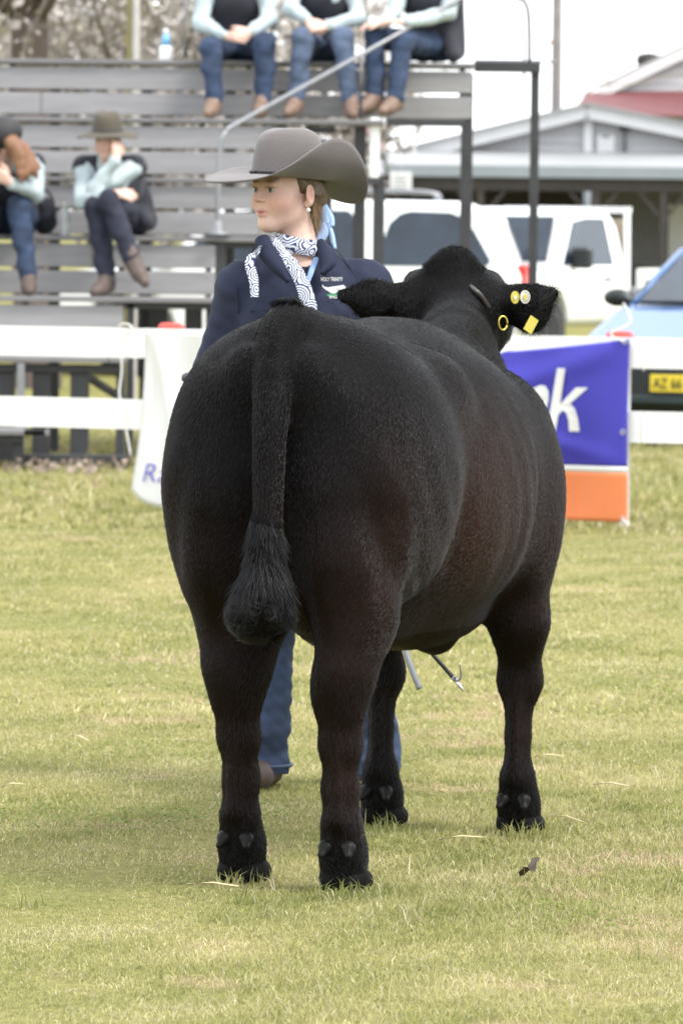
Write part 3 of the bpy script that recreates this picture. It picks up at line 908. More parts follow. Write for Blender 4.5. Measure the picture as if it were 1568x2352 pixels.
# hind legs
legs_h = [(1, 0.139, -0.052), (-1, -0.138, 0.052)]
legs_f = [(1, 0.19, 1.281), (-1, -0.189, 1.354)]
for s, l, fw in legs_h:
    f.chain([(s*0.150, 0.14, 0.77), (l + s*0.010, fw + 0.07, 0.62), (l + s*0.004, fw - 0.02, 0.50), (l + s*0.002, fw - 0.03, 0.43)], [0.112, 0.079, 0.060, 0.051], 0.035)
    f.chain([(l + s*0.002, fw - 0.03, 0.43), (l, fw - 0.018, 0.34), (l - s*0.003, fw - 0.005, 0.24), (l, fw - 0.005, 0.155)], [0.051, 0.043, 0.036, 0.040], 0.035)
    f.chain([(s*0.134, -0.055, 0.90), (s*0.138, -0.045 + fw*0.4, 0.76), (l + s*0.002, fw - 0.005, 0.64), (l, fw - 0.035, 0.52)], [0.125, 0.112, 0.086, 0.060], 0.08)   # back of the thigh runs down into the gaskin
    f.ell((l, fw - 0.072, 0.50), (0.030, 0.030, 0.055), 0.035)            # point of hock
    f.chain([(l, fw, 0.155), (l, fw + 0.015, 0.09), (l, fw + 0.018, 0.046)], [0.043, 0.050, 0.053], 0.025)
    f.ell((s*0.165, 0.22, 0.79), (0.095, 0.17, 0.13), 0.06)               # stifle
    f.chain([(l, fw - 0.078, 0.50), (l, fw - 0.058, 0.36), (l, fw - 0.047, 0.24), (l, fw - 0.045, 0.17)], [0.024, 0.017, 0.016, 0.021], 0.010)   # tendon
for s, l, fw in legs_f:
    f.chain([(s*0.175, 1.24, 0.72), (l + s*0.008, fw - 0.03, 0.54), (l, fw + 0.01, 0.40)], [0.112, 0.066, 0.048], 0.045)
    f.ell((l, fw + 0.015, 0.385), (0.056, 0.050, 0.062), 0.025)            # knee
    f.chain([(l, fw + 0.01, 0.38), (l, fw, 0.25), (l, fw, 0.14)], [0.043, 0.029, 0.038], 0.02)
    f.chain([(l, fw - 0.030, 0.40), (l, fw - 0.032, 0.25), (l, fw - 0.034, 0.15)], [0.022, 0.014, 0.02], 0.010)
    f.chain([(l, fw, 0.14), (l, fw + 0.015, 0.085), (l, fw + 0.02, 0.055)], [0.041, 0.048, 0.053], 0.025)
# folds: the cleft below the tail, flank hollow, the groove behind the shoulder
f.cone((0, -0.30, 0.98), (0, -0.10, 0.56), 0.030, 0.062, 0.10, sub=True)
for s in (-1, 1):
    f.cone((s*0.37, 0.43, 1.0), (s*0.29, 0.40, 0.62), 0.016, 0.045, 0.08, sub=True)
    f.cone((s*0.37, 1.00, 1.05), (s*0.34, 1.03, 0.66), 0.022, 0.035, 0.08, sub=True)
    f.ell((s*0.075, -0.125, 1.175), (0.045, 0.04, 0.06), 0.05)           # pin bone
    f.cone((s*0.225, -0.255, 1.04), (s*0.285, -0.10, 0.74), 0.008, 0.014, 0.10, sub=True)
    f.cone((s*0.045, -0.24, 1.22), (s*0.05, -0.26, 0.95), 0.018, 0.02, 0.06, sub=True)
# neck and head
POLL = np.array([0.290, 14.93, 0.0])
def hd(x, y, z): return w2c(POLL + np.array([x, y, z]))
f.chain([(0.0, 1.30, 0.98), hd(-0.005, -0.30, 1.10), hd(0, 0.0, 1.225)], [0.165, 0.125, 0.098], 0.07)
f.chain([(0.0, 1.22, 1.165), hd(0.0, -0.28, 1.235), hd(0, -0.02, 1.315)], [0.085, 0.065, 0.070], 0.07)
f.chain([(0.0, 1.48, 0.84), hd(-0.01, -0.15, 1.02), hd(0, 0.1, 1.14)], [0.14, 0.10, 0.08], 0.08)
f.ell(hd(0, 0.08, 1.32), (0.118, 0.15, 0.105), 0.05)
f.ell(hd(0.0, 0.02, 1.395), (0.060, 0.055, 0.066), 0.06)               # poll
for s in (-1, 1):
    f.ell(hd(s*0.098, 0.16, 1.365), (0.034, 0.05, 0.038), 0.045)       # brow
    f.ell(hd(s*0.10, 0.06, 1.285), (0.05, 0.10, 0.10), 0.05)
f.chain([hd(0, 0.16, 1.28), hd(-0.01, 0.30, 1.10), hd(-0.015, 0.40, 0.985)], [0.115, 0.083, 0.076], 0.05)
f.ell(hd(-0.015, 0.43, 0.965), (0.085, 0.06, 0.065), 0.04)
# ears: thick hairy cups
f.chain([hd(0.105, 0.01, 1.325), hd(0.155, 0.0, 1.322)], [0.040, 0.038], 0.03)
f.chain([hd(0.155, 0.0, 1.322), hd(0.205, -0.015, 1.32), hd(0.255, -0.02, 1.345)], [0.044, 0.052, 0.024], 0.03, flat=((0.25, 1, 0), 0.45))
f.ell(hd(0.20, -0.005, 1.285), (0.05, 0.02, 0.045), 0.03)
f.chain([hd(-0.10, 0.01, 1.325), hd(-0.15, 0.0, 1.318)], [0.040, 0.038], 0.03)
f.chain([hd(-0.15, 0.0, 1.318), hd(-0.215, -0.02, 1.325), hd(-0.29, -0.025, 1.335)], [0.044, 0.050, 0.024], 0.03, flat=((-0.25, 1, 0), 0.45))
# tail dock
tail = [(-0.005, 0.08, 1.272), (-0.005, -0.06, 1.285), (0.0, -0.145, 1.22), (0.006, -0.205, 1.08), (0.010, -0.225, 0.95), (0.012, -0.232, 0.84), (0.012, -0.235, 0.74)]
f.chain(smooth_path(tail, 3), list(np.interp(np.linspace(0, 6, 19), range(7), [0.050, 0.045, 0.037, 0.030, 0.027, 0.025, 0.024])), 0.030)
BV, BF = f.skin()
# gentle muscle unevenness and skin folds
def vnoise(P, sc, seed=0):
    r_ = np.random.default_rng(seed); o = np.zeros(len(P))
    for _ in range(7):
        k_ = r_.normal(size=3)*sc; o += np.sin(P @ k_ + r_.uniform(0, 6.28))
    return o/7**0.5
def normals(V, F):
    n = np.cross(V[F[:, 2]] - V[F[:, 0]], V[F[:, 3]] - V[F[:, 1]])
    N_ = np.zeros_like(V)
    for k in range(4): np.add.at(N_, F[:, k], n)
    return N_/(np.linalg.norm(N_, axis=1)[:, None] + 1e-12), n
BN, _ = normals(BV, BF)
BV = BV + BN*((0.0030*vnoise(BV, 9, 1) + 0.0004*vnoise(BV, 26, 2))*np.clip((BV[:, 2] - 0.35)*2.5, 0.12, 1))[:, None]
rib = np.sin((BV[:, 1] - 0.35*(1.2 - BV[:, 2]))*2*math.pi/0.115)*np.exp(-((BV[:, 1] - 0.82)/0.28)**2)*np.clip((np.abs(BV[:, 0]) - 0.2)*6, 0, 1)
BV = BV + BN*(0.0020*rib)[:, None]
thigh_w = np.exp(-((BV[:, 1] - 0.1)/0.3)**2)*np.exp(-((BV[:, 2] - 0.80)/0.22)**2)
wr_ = np.sin(BV[:, 0]*95 + BV[:, 2]*26 + 1.5*vnoise(BV, 7, 12) + BV[:, 1]*40)*vnoise(BV, 9, 13)
BV = BV + BN*(0.0022*wr_*thigh_w)[:, None]
BN, Bn = normals(BV, BF)

def brown_amount(P):
    """sun-bleached brown hair: flank folds, back of the thigh, lower legs"""
    n1 = vnoise(P*np.array([1, 1, 0.3]), 5.5, 5)*0.5 + 0.5
    leg = np.clip((0.48 - P[:, 2])*4, 0, 1)*np.clip((P[:, 2] - 0.10)*6, 0, 1)*0.75
    flank = np.exp(-((P[:, 1] - 0.62)/0.30)**2)*np.clip((np.abs(P[:, 0]) - 0.19)*6, 0, 1)*np.clip((P[:, 2] - 0.55)*3, 0, 1)
    thigh = np.exp(-((np.abs(P[:, 0]) - 0.30)/0.07)**2)*np.exp(-((P[:, 2] - 0.85)/0.22)**2)
    low = np.exp(-((P[:, 2] - 0.62)/0.25)**2)*0.45
    return np.clip((leg*0.8 + flank*0.42 + thigh*0.45 + low)*(0.55 + 0.45*n1), 0, 1)
BLACK = np.array([0.0029, 0.0025, 0.0028]); BROWN = np.array([0.021, 0.0098, 0.0072])
def coat_col(P, jit=None):
    b = brown_amount(P)[:, None]
    c = BLACK + (BROWN - BLACK)*b
    return c if jit is None else c*jit[:, None]
M['hide'] = mat('black_hide', (0.012, 0.01, 0.011), 0.6, 0.25, 25, 0.0, 120, spec=0.05, attr='coat')
body = obj('body', (c2w(BV), BF), M['hide'], cow, True)
color_attr(body.data, 'coat', coat_col(BV))

def hair_material(name):
    m = bpy.data.materials.new(name); m.use_nodes = True
    N = m.node_tree.nodes; b = N['Principled BSDF']
    b.inputs['Roughness'].default_value = 0.32
    b.inputs['Specular IOR Level'].default_value = 0.26
    a = N.new('ShaderNodeAttribute'); a.attribute_name = 'tint'
    m.node_tree.links.new(a.outputs['Color'], b.inputs['Base Color'])
    return m
M['coat'] = hair_material('coat_hair')
def hair_object(name, P, rad, tint, parent, m):
    """P: (n, k, 3) world points"""
    n, k, _ = P.shape
    hc = bpy.data.hair_curves.new(name)
    hc.add_curves([k]*n)
    off = root_loc(parent)
    hc.position_data.foreach_set('vector', (P - off).astype(np.float32).ravel())
    ra = hc.attributes.get('radius') or hc.attributes.new('radius', 'FLOAT', 'POINT')
    r_ = np.tile(np.linspace(1, 0.25, k), (n, 1))*(rad[:, None] if hasattr(rad, '__len__') else rad)
    ra.data.foreach_set('value', r_.astype(np.float32).ravel())
    ca = hc.attributes.new('tint', 'FLOAT_COLOR', 'CURVE')
    c = np.ones((n, 4), np.float32); c[:, :3] = tint
    ca.data.foreach_set('color', c.ravel())
    hc.materials.append(m)
    o = bpy.data.objects.new(name, hc); COL.objects.link(o); o.parent = parent
    return o
def sample(V, F, n_area, cnt, rg_, weight=None):
    w = np.linalg.norm(n_area, axis=1)
    if weight is not None: w = w*weight
    fi = rg_.choice(len(F), cnt, p=w/w.sum())
    u, v = rg_.random(cnt)[:, None], rg_.random(cnt)[:, None]
    q = V[F[fi]]
    p = (q[:, 0]*(1-u) + q[:, 1]*u)*(1-v) + (q[:, 3]*(1-u) + q[:, 2]*u)*v
    nn = n_area[fi]; return p, nn/(np.linalg.norm(nn, axis=1)[:, None] + 1e-12)
hr = np.random.default_rng(21)
fc = BV[BF].mean(1)
seen = np.where((fc[:, 1] > 2.25), 0.15, 1.0)
NH = 430000
p, n = sample(BV, BF, Bn, NH, hr, seen)
flow = np.zeros((NH, 3))
flow[:, 1] = -0.55; flow[:, 2] = -0.75
up = np.clip((p[:, 2] - 1.18)/0.12, 0, 1)[:, None]
flow = flow*(1 - up) + np.array([0, -1.0, -0.1])*up
lg = (p[:, 2] < 0.55)[:, None]
flow = np.where(lg, np.array([0, -0.15, -1.0]), flow)
flow += np.stack([vnoise(p, 7, 31), vnoise(p, 7, 32), vnoise(p, 7, 33)], 1)*0.32
tan = flow - (flow*n).sum(1)[:, None]*n
tan /= np.linalg.norm(tan, axis=1)[:, None] + 1e-9
jit = hr.normal(size=(NH, 3))*0.085
lift = 0.24 + 0.07*vnoise(p, 10, 40)
L_ = 0.0100*(0.7 + 0.6*hr.random(NH))
hl = np.linalg.norm(p[:, :2] - w2c(POLL)[:2], axis=1)
is_head = (p[:, 1] > 1.82) & (p[:, 2] > 1.15)
headpt = c2w(p) - POLL
ear = is_head & (np.abs(headpt[:, 0]) > 0.145)
pol = is_head & (headpt[:, 2] > 1.40) & (np.abs(headpt[:, 0]) < 0.08)
L_ = np.where(ear, L_*np.where((headpt[:, 2] < 1.30) | (headpt[:, 0] > 0.22), 2.3, 1.3), L_); L_ = np.where(pol, L_*1.6, L_)
lowleg = p[:, 2] < 0.5
L_ = np.where(lowleg, L_*1.15, L_)
L_ = np.where(p[:, 2] < 0.13, L_*0.9, L_)
lift = np.where(pol, 0.9, lift)
th = (np.linalg.norm(p - np.array([-0.01, -0.03, 1.345]), axis=1) < 0.04)   # tuft on the tail head
L_ = np.where(th, 0.028, L_); lift = np.where(th, 1.2, lift)
d1 = tan + n*lift[:, None] + jit
d1 /= np.linalg.norm(d1, axis=1)[:, None]
d2 = tan + n*(lift*0.25)[:, None] + jit*1.4
d2 /= np.linalg.norm(d2, axis=1)[:, None]
P0 = p - n*0.0005
H = np.stack([P0, P0 + d1*L_[:, None]*0.5, P0 + d1*L_[:, None]*0.5 + d2*L_[:, None]*0.5], 1)
hair_object('coat', c2w(H), 0.0004, coat_col(p, hr.uniform(0.88, 1.12, NH)), body, M['coat'])

# tail switch
f = Field((-0.16, -0.40, 0.52), (0.16, -0.10, 0.98), 0.008)
f.chain([(0.012, -0.232, 0.93), (0.010, -0.240, 0.80), (0.006, -0.248, 0.70), (0.004, -0.250, 0.655)], [0.024, 0.036, 0.054, 0.066], 0.02, flat=((0, 1, 0), 0.75))
f.ell((0.0, -0.250, 0.638), (0.070, 0.050, 0.044), 0.03)
SV, SF = f.skin()
SN, Sn = normals(SV, SF)
SV = SV + SN*(0.004*vnoise(SV, 45, 9))[:, None]
sw = obj('tail_switch', (c2w(SV), SF), M['hide'], cow, True)
color_attr(sw.data, 'coat', np.tile(BLACK, (len(SV), 1)))
NS = 16000
p, n = sample(SV, SF, Sn, NS, hr)
wave = np.stack([vnoise(p, 30, 50), vnoise(p, 30, 51), vnoise(p, 30, 52)], 1)
low_ = (p[:, 2] < 0.69)[:, None]
dn = np.array([0, -0.05, -1.0]) + np.stack([p[:, 0]*2.2, 0*p[:, 0], 0*p[:, 0]], 1)
t0 = np.where(low_, wave*0.8 + np.array([0.3, -0.1, -0.2]), dn + wave*0.12)
t0 = t0 - (t0*n).sum(1)[:, None]*n*0.85
t0 /= np.linalg.norm(t0, axis=1)[:, None]
L_ = np.where(low_[:, 0], 0.035, 0.06*np.clip((0.97 - p[:, 2])*4.5, 0.15, 1))*hr.uniform(0.6, 1.3, NS)
pts = [p - n*0.003]
dcur = t0 + n*0.18 + hr.normal(size=(NS, 3))*0.12
for k in range(4):
    dcur = dcur + np.where(low_, np.cross(dcur, n)*0.8, 0) + hr.normal(size=(NS, 3))*0.06 - n*np.where(low_, 0.05, 0.04)
    dcur /= np.linalg.norm(dcur, axis=1)[:, None]
    pts.append(pts[-1] + dcur*(L_/4)[:, None])
hair_object('switch_hair', c2w(np.stack(pts, 1)), 0.0007, np.array([0.0042, 0.0040, 0.0047])*hr.uniform(0.6, 1.8, NS)[:, None], sw, M['coat'])

# hooves and dewclaws
M['hoof'] = mat('dark_hoof', (0.006, 0.0055, 0.0055), 0.7, 0.3, 20, 0.2, 60, spec=0.06)
M['dew'] = mat('dewclaw_horn', (0.007, 0.0065, 0.006), 0.45, 0.5, 40, spec=0.12)
for s, l, fw in legs_h + legs_f:
    fh = Field((l - 0.09, fw - 0.09, -0.02), (l + 0.09, fw + 0.16, 0.12), 0.006)
    for q in (-1, 1):
        fh.chain([(l + q*0.024, fw - 0.008, 0.024), (l + q*0.027, fw + 0.07, 0.018)], [0.027, 0.025], 0.008)
        fh.cone((l + q*0.026, fw + 0.02, 0.036), (l + q*0.027, fw + 0.05, 0.025), 0.030, 0.028, 0.02)
    fh.put(lambda P_: P_[..., 2] - 0.003, (l - 0.2, fw - 0.2, -0.2), (l + 0.2, fw + 0.3, 0.0), 0.003, sub=True)
    obj('hoof', (lambda v: (c2w(v[0]), v[1]))(fh.skin()), M['hoof'], cow, True)
    zc = 0.102 if (s, l, fw) in legs_h else 0.088
    for q in (-1, 1):
        fd = Field((l + q*0.03 - 0.06, fw - 0.13, zc - 0.06), (l + q*0.03 + 0.06, fw + 0.03, zc + 0.06), 0.003)
        fd.cone((l + q*0.026, fw - 0.035, zc + 0.004), (l + q*0.032, fw - 0.056, zc - 0.012), 0.015, 0.0085, 0.008)
        fd.ell((l + q*0.026, fw - 0.038, zc + 0.006), (0.017, 0.015, 0.014), 0.008)
        obj('dewclaw', (lambda v: (c2w(v[0]), v[1]))(fd.skin()), M['dew'], cow, True)
# eyes, nose
M['eye_dark'] = mat('dark_eye', (0.01, 0.008, 0.007), 0.08)
for s in (-1, 1):
    fe = Field(hd(s*0.11, 0.19, 1.32) - 0.05, hd(s*0.11, 0.19, 1.32) + 0.05, 0.005)
    fe.ell(hd(s*0.112, 0.19, 1.322), (0.024, 0.024, 0.022), 0.003)
    obj('eye', (lambda v: (c2w(v[0]), v[1]))(fe.skin()), M['eye_dark'], cow, True)
# ear tags on the right ear
M['tag_yellow'] = mat('yellow_tag', (0.46, 0.39, 0.06), 0.5, 0.06, 30)
M['tag_white'] = mat('white_tag', (0.50, 0.48, 0.42), 0.5, 0.08, 30)
def disc(c, rx, rz, th_, yaw=0.0, tilt=0.0, n=20):
    V = []
    for y in (-th_/2, th_/2):
        for k in range(n):
            a = 2*math.pi*k/n
            V.append(np.array([rx*math.cos(a), y, rz*math.sin(a)]))
    V = np.array(V) @ rot_y(tilt).T @ rot_z(yaw).T + c
    F = [tuple(range(n)), tuple(range(2*n-1, n-1, -1))] + [(k, k+n, (k+1) % n + n, (k+1) % n) for k in range(n)]
    return V, F
TAGD = 14.845
for px, py, rx, rz, m in ((1182, 683, 0.0115, 0.0165, 'tag_yellow'), (1205, 682, 0.0135, 0.0175, 'tag_white')):
    c = at(px, py, TAGD)
    tg = obj('ear_tag', disc(c, rx, rz, 0.004, 0.25), M[m], cow)
    obj('stud', disc(c - (0, 0.004, 0), rx*0.35, rz*0.35, 0.003, 0.25), M['tag_yellow'] if m == 'tag_white' else M['tag_white'], tg)
    if m == 'tag_white':
        for a in np.linspace(0, 2*math.pi, 12, endpoint=False):
            obj('print_mark', disc(c + (rx*0.72*math.cos(a), -0.0026, rz*0.72*math.sin(a)), 0.0012, 0.0016, 0.001), M['ink'], tg)
c = at(1219, 745, 14.87)
V, F = box((-0.014, -0.0015, -0.023), (0.014, 0.0015, 0.020), 0.001)
obj('ear_tag', (V @ rot_y(0.55).T @ rot_z(0.5).T + c, F), M['tag_yellow'], cow)
# halter
M['leather'] = mat('dark_leather', (0.05, 0.045, 0.045), 0.4, 0.2, 20)
M['strap_grey'] = mat('worn_strap', (0.16, 0.17, 0.18), 0.45, 0.15, 30)
M['brass'] = mat('brass', (0.55, 0.42, 0.10), 0.3, 0.1, 20, metal=0.9)
halter = obj('halter', tube(smooth_path([at(955, 745, 15.05), at(965, 690, 14.98), at(1010, 650, 14.94), at(1060, 650, 14.90), at(1092, 668, 14.835), at(1112, 692, 14.86), at(1142, 745, 14.95)], 5), 0.007, 6), M['leather'], cow, True)
ring = [at(1154 + 10*math.cos(a), 742 + 16*math.sin(a), 14.78 + 0.006*math.cos(a)) for a in np.linspace(0, 2*math.pi, 15)]
obj('buckle_ring', tube(ring, 0.0026, 6, False), M['brass'], halter, True)

# ================================================================== people
M['skin'] = mat('skin', (0.55, 0.34, 0.27), 0.6, 0.08, 55, 0.12, 350, spec=0.3, attr='tone')
M['skin'].node_tree.nodes['Principled BSDF'].inputs['Subsurface Weight'].default_value = 0.15
M['skin'].node_tree.nodes['Principled BSDF'].inputs['Subsurface Scale'].default_value = 0.008
M['navy'] = mat('navy_fabric', (0.0165, 0.0205, 0.044), 0.8, 0.15, 40, 0.15, 300, spec=0.25)
M['vest'] = mat('dark_navy_vest', (0.011, 0.012, 0.021), 0.8, 0.2, 30, 0.2, 120, sheen=0.1)
M['shirt'] = mat('pale_blue_shirt', (0.365, 0.43, 0.455), 0.8, 0.10, 14, 0.5, 16)
M['denim'] = mat('blue_denim', (0.019, 0.035, 0.076), 0.85, 0.5, 7, 0.35, 22)
M['denim_pale'] = mat('faded_denim', (0.062, 0.088, 0.145), 0.85, 0.4, 6, 0.35, 22)
M['denim_dark'] = mat('dark_navy_denim', (0.012, 0.014, 0.030), 0.85, 0.25, 9, 0.3, 22)
M['boot'] = mat('tan_leather', (0.17, 0.11, 0.08), 0.6, 0.2, 15, 0.1, 40)
M['boot_dark'] = mat('dark_boot', (0.085, 0.06, 0.05), 0.65, 0.25, 15)
M['felt'] = mat('grey_felt', (0.108, 0.095, 0.094), 0.9, 0.06, 10, 0.25, 260, sheen=0.2)
M['felt_band'] = mat('dark_felt_band', (0.05, 0.047, 0.05), 0.7)
M['olive_felt'] = mat('olive_felt', (0.082, 0.070, 0.054), 0.9, 0.12, 10, 0.2, 200)
M['red_hair'] = mat('auburn_hair', (0.19, 0.09, 0.045), 0.5, 0.4, 40, 0.5, 60, stretch=(3, 3, 0.4))
M['brown_hair'] = mat('brown_hair', (0.075, 0.045, 0.028), 0.5, 0.4, 40, 0.4, 80)
M['cap_black'] = mat('black_cap', (0.02, 0.02, 0.022), 0.7, 0.4, 12)

def unit(v): v = np.asarray(v, float); return v/(np.linalg.norm(v) + 1e-9)

def hand(F_, wrist, d, palm, curl=0.6, side=1, k=0.006):
    """palm and five separate fingers; d: wrist to knuckles, palm: palm normal, side: thumb side"""
    d = unit(d); n_ = unit(np.asarray(palm) - d*np.dot(palm, d)); w = np.cross(d, n_)*side
    wrist = np.asarray(wrist, float)
    kn = wrist + d*0.085
    for q in np.linspace(-1, 1, 4):
        F_.cone(wrist + d*0.01 + w*q*0.014, kn + w*q*0.030 - n_*0.002, 0.017, 0.0125, 0.012)
    for j, (q, L) in enumerate(((1, 0.070), (0.35, 0.078), (-0.32, 0.073), (-1, 0.056))):
        p = kn + w*q*0.030; a = 0.25*curl; r0 = 0.0092
        for seg in range(3):
            dd = unit(d*math.cos(a) + n_*math.sin(a) + w*q*0.06)
            e_ = p + dd*L*(0.45, 0.32, 0.25)[seg]
            F_.cone(p, e_, r0, r0*0.92, 0.004); p = e_; r0 *= 0.92; a += curl*(0.95 + 0.1*j)
    p = wrist + d*0.025 + w*0.022
    for seg, (ln, an) in enumerate(((0.04, 0.75), (0.032, 0.45), (0.026, 0.2))):
        dd = unit(d*math.cos(an) + w*math.sin(an) + n_*0.45*curl)
        e_ = p + dd*ln; F_.cone(p, e_, 0.0115 - seg*0.001, 0.0105 - seg*0.001, 0.006); p = e_

def face(F_, c, fw, k=0.006, sc=0.92, up=(0, 0, 1.0)):
    """head with brow, eye hollows, nose, lips, chin and ears; returns local->world"""
    fw = unit(fw); up = unit(np.asarray(up) - fw*np.dot(up, fw)); sd_ = np.cross(fw, up)*-1     # her left
    B = np.stack([sd_, fw, up], 1)
    def T(x, y, z): return np.asarray(c) + B @ (np.array([x, y, z])*sc)
    def E(p, r_, k_, sub=False, rz=None): F_.ell(T(*p), np.array(r_)*sc, k_*sc, B if rz is None else B @ rz, sub)
    def C(a, b, ra, rb, k_, sub=False): F_.cone(T(*a), T(*b), ra*sc, rb*sc, k_*sc, sub=sub)
    E((0, -0.018, 0.050), (0.077, 0.098, 0.086), 0.01)
    E((0, 0.038, -0.015), (0.062, 0.060, 0.085), 0.03)
    for s in (-1, 1):
        C((s*0.047, -0.010, -0.046), (s*0.012, 0.058, -0.086), 0.021, 0.015, 0.035)
        E((s*0.038, 0.056, -0.022), (0.028, 0.030, 0.028), 0.03)
        E((s*0.030, 0.080, 0.030), (0.026, 0.015, 0.010), 0.016)
    E((0, 0.074, -0.089), (0.019, 0.018, 0.016), 0.025)
    C((0, 0.093, 0.020), (0, 0.113, -0.015), 0.0075, 0.0095, 0.014)
    for s in (-1, 1):
        E((s*0.0115, 0.103, -0.0185), (0.0075, 0.010, 0.0072), 0.007)
        E((s*0.0315, 0.104, 0.009), (0.018, 0.014, 0.0105), 0.012, True)
    for s in (-1, 1): E((s*0.0315, 0.0885, 0.0205), (0.018, 0.0105, 0.0062), 0.005)
    E((0, 0.091, -0.050), (0.023, 0.0125, 0.0060), 0.008)
    E((0, 0.090, -0.062), (0.019, 0.0125, 0.0068), 0.008)
    C((-0.021, 0.097, -0.0555), (0.021, 0.097, -0.0555), 0.0018, 0.0018, 0.004, True)
    for s in (-1, 1):
        rz = rot_z(s*-0.35) @ rot_x(-0.2)
        E((s*0.083, -0.018, -0.002), (0.0085, 0.021, 0.032), 0.006, rz=rz)
        E((s*0.078, -0.012, -0.027), (0.008, 0.010, 0.012), 0.006)
        E((s*0.090, -0.013, 0.002), (0.006, 0.011, 0.020), 0.005, True, rz)
    return T, B

def skin_tones(V, T, B, c, sc=0.92, base=(0.62, 0.415, 0.345)):
    q = (V - np.asarray(c)) @ B / sc
    col = np.tile(np.array(base), (len(V), 1))
    def blob(p, r_, cc, amt):
        g_ = np.exp(-(((q - np.array(p))/np.array(r_))**2).sum(1))[:, None]*amt
        return g_, np.array(cc)
    for p, r_, cc, amt in (((0.048, 0.07, -0.03), (0.03, 0.04, 0.025), (0.62, 0.30, 0.25), 0.7), ((-0.048, 0.07, -0.03), (0.03, 0.04, 0.025), (0.62, 0.30, 0.25), 0.7),
                           ((0, 0.115, -0.015), (0.012, 0.02, 0.014), (0.58, 0.27, 0.22), 0.5),
                           ((0, 0.10, -0.056), (0.021, 0.02, 0.0085), (0.45, 0.15, 0.14), 1.0),
                           ((0.031, 0.10, 0.034), (0.019, 0.03, 0.0042), (0.14, 0.085, 0.05), 0.95), ((-0.031, 0.10, 0.034), (0.019, 0.03, 0.0042), (0.14, 0.085, 0.05), 0.95),
                           ((0.0315, 0.10, 0.0165), (0.017, 0.03, 0.0030), (0.06, 0.035, 0.03), 0.9), ((-0.0315, 0.10, 0.0165), (0.017, 0.03, 0.0030), (0.06, 0.035, 0.03), 0.9),
                           ((0.085, -0.02, 0.0), (0.01, 0.02, 0.03), (0.56, 0.27, 0.21), 0.5), ((-0.085, -0.02, 0.0), (0.01, 0.02, 0.03), (0.56, 0.27, 0.21), 0.5)):
        g_, cc = blob(p, r_, cc, amt)
        col = col*(1 - g_) + cc*g_
    return col

def eyes(parent, T, sc=0.92, n=14):
    for s in (-1, 1):
        V = []; F = []; cols = []
        for i in range(n + 1):
            a = math.pi*i/n
            for k in range(18):
                b = 2*math.pi*k/18
                d_ = np.array([math.sin(a)*math.cos(b), math.cos(a), math.sin(a)*math.sin(b)])
                V.append(T(s*0.0315 + d_[0]*0.0125, 0.0805 + d_[1]*0.0125, 0.0095 + d_[2]*0.0125))
                cols.append((0.01, 0.01, 0.01) if a < 0.30 else (0.05, 0.065, 0.08) if a < 0.62 else (0.34, 0.31, 0.30))
        for i in range(n):
            for k in range(18): F.append((i*18+k, i*18+(k+1) % 18, (i+1)*18+(k+1) % 18, (i+1)*18+k))
        o = obj('eye', (np.array(V), F), M['eyeball'], parent, True)
        color_attr(o.data, 'tone', np.array(cols))
M['eyeball'] = mat('eyeball', (0.6, 0.6, 0.6), 0.12, 0.02, 10, attr='tone')

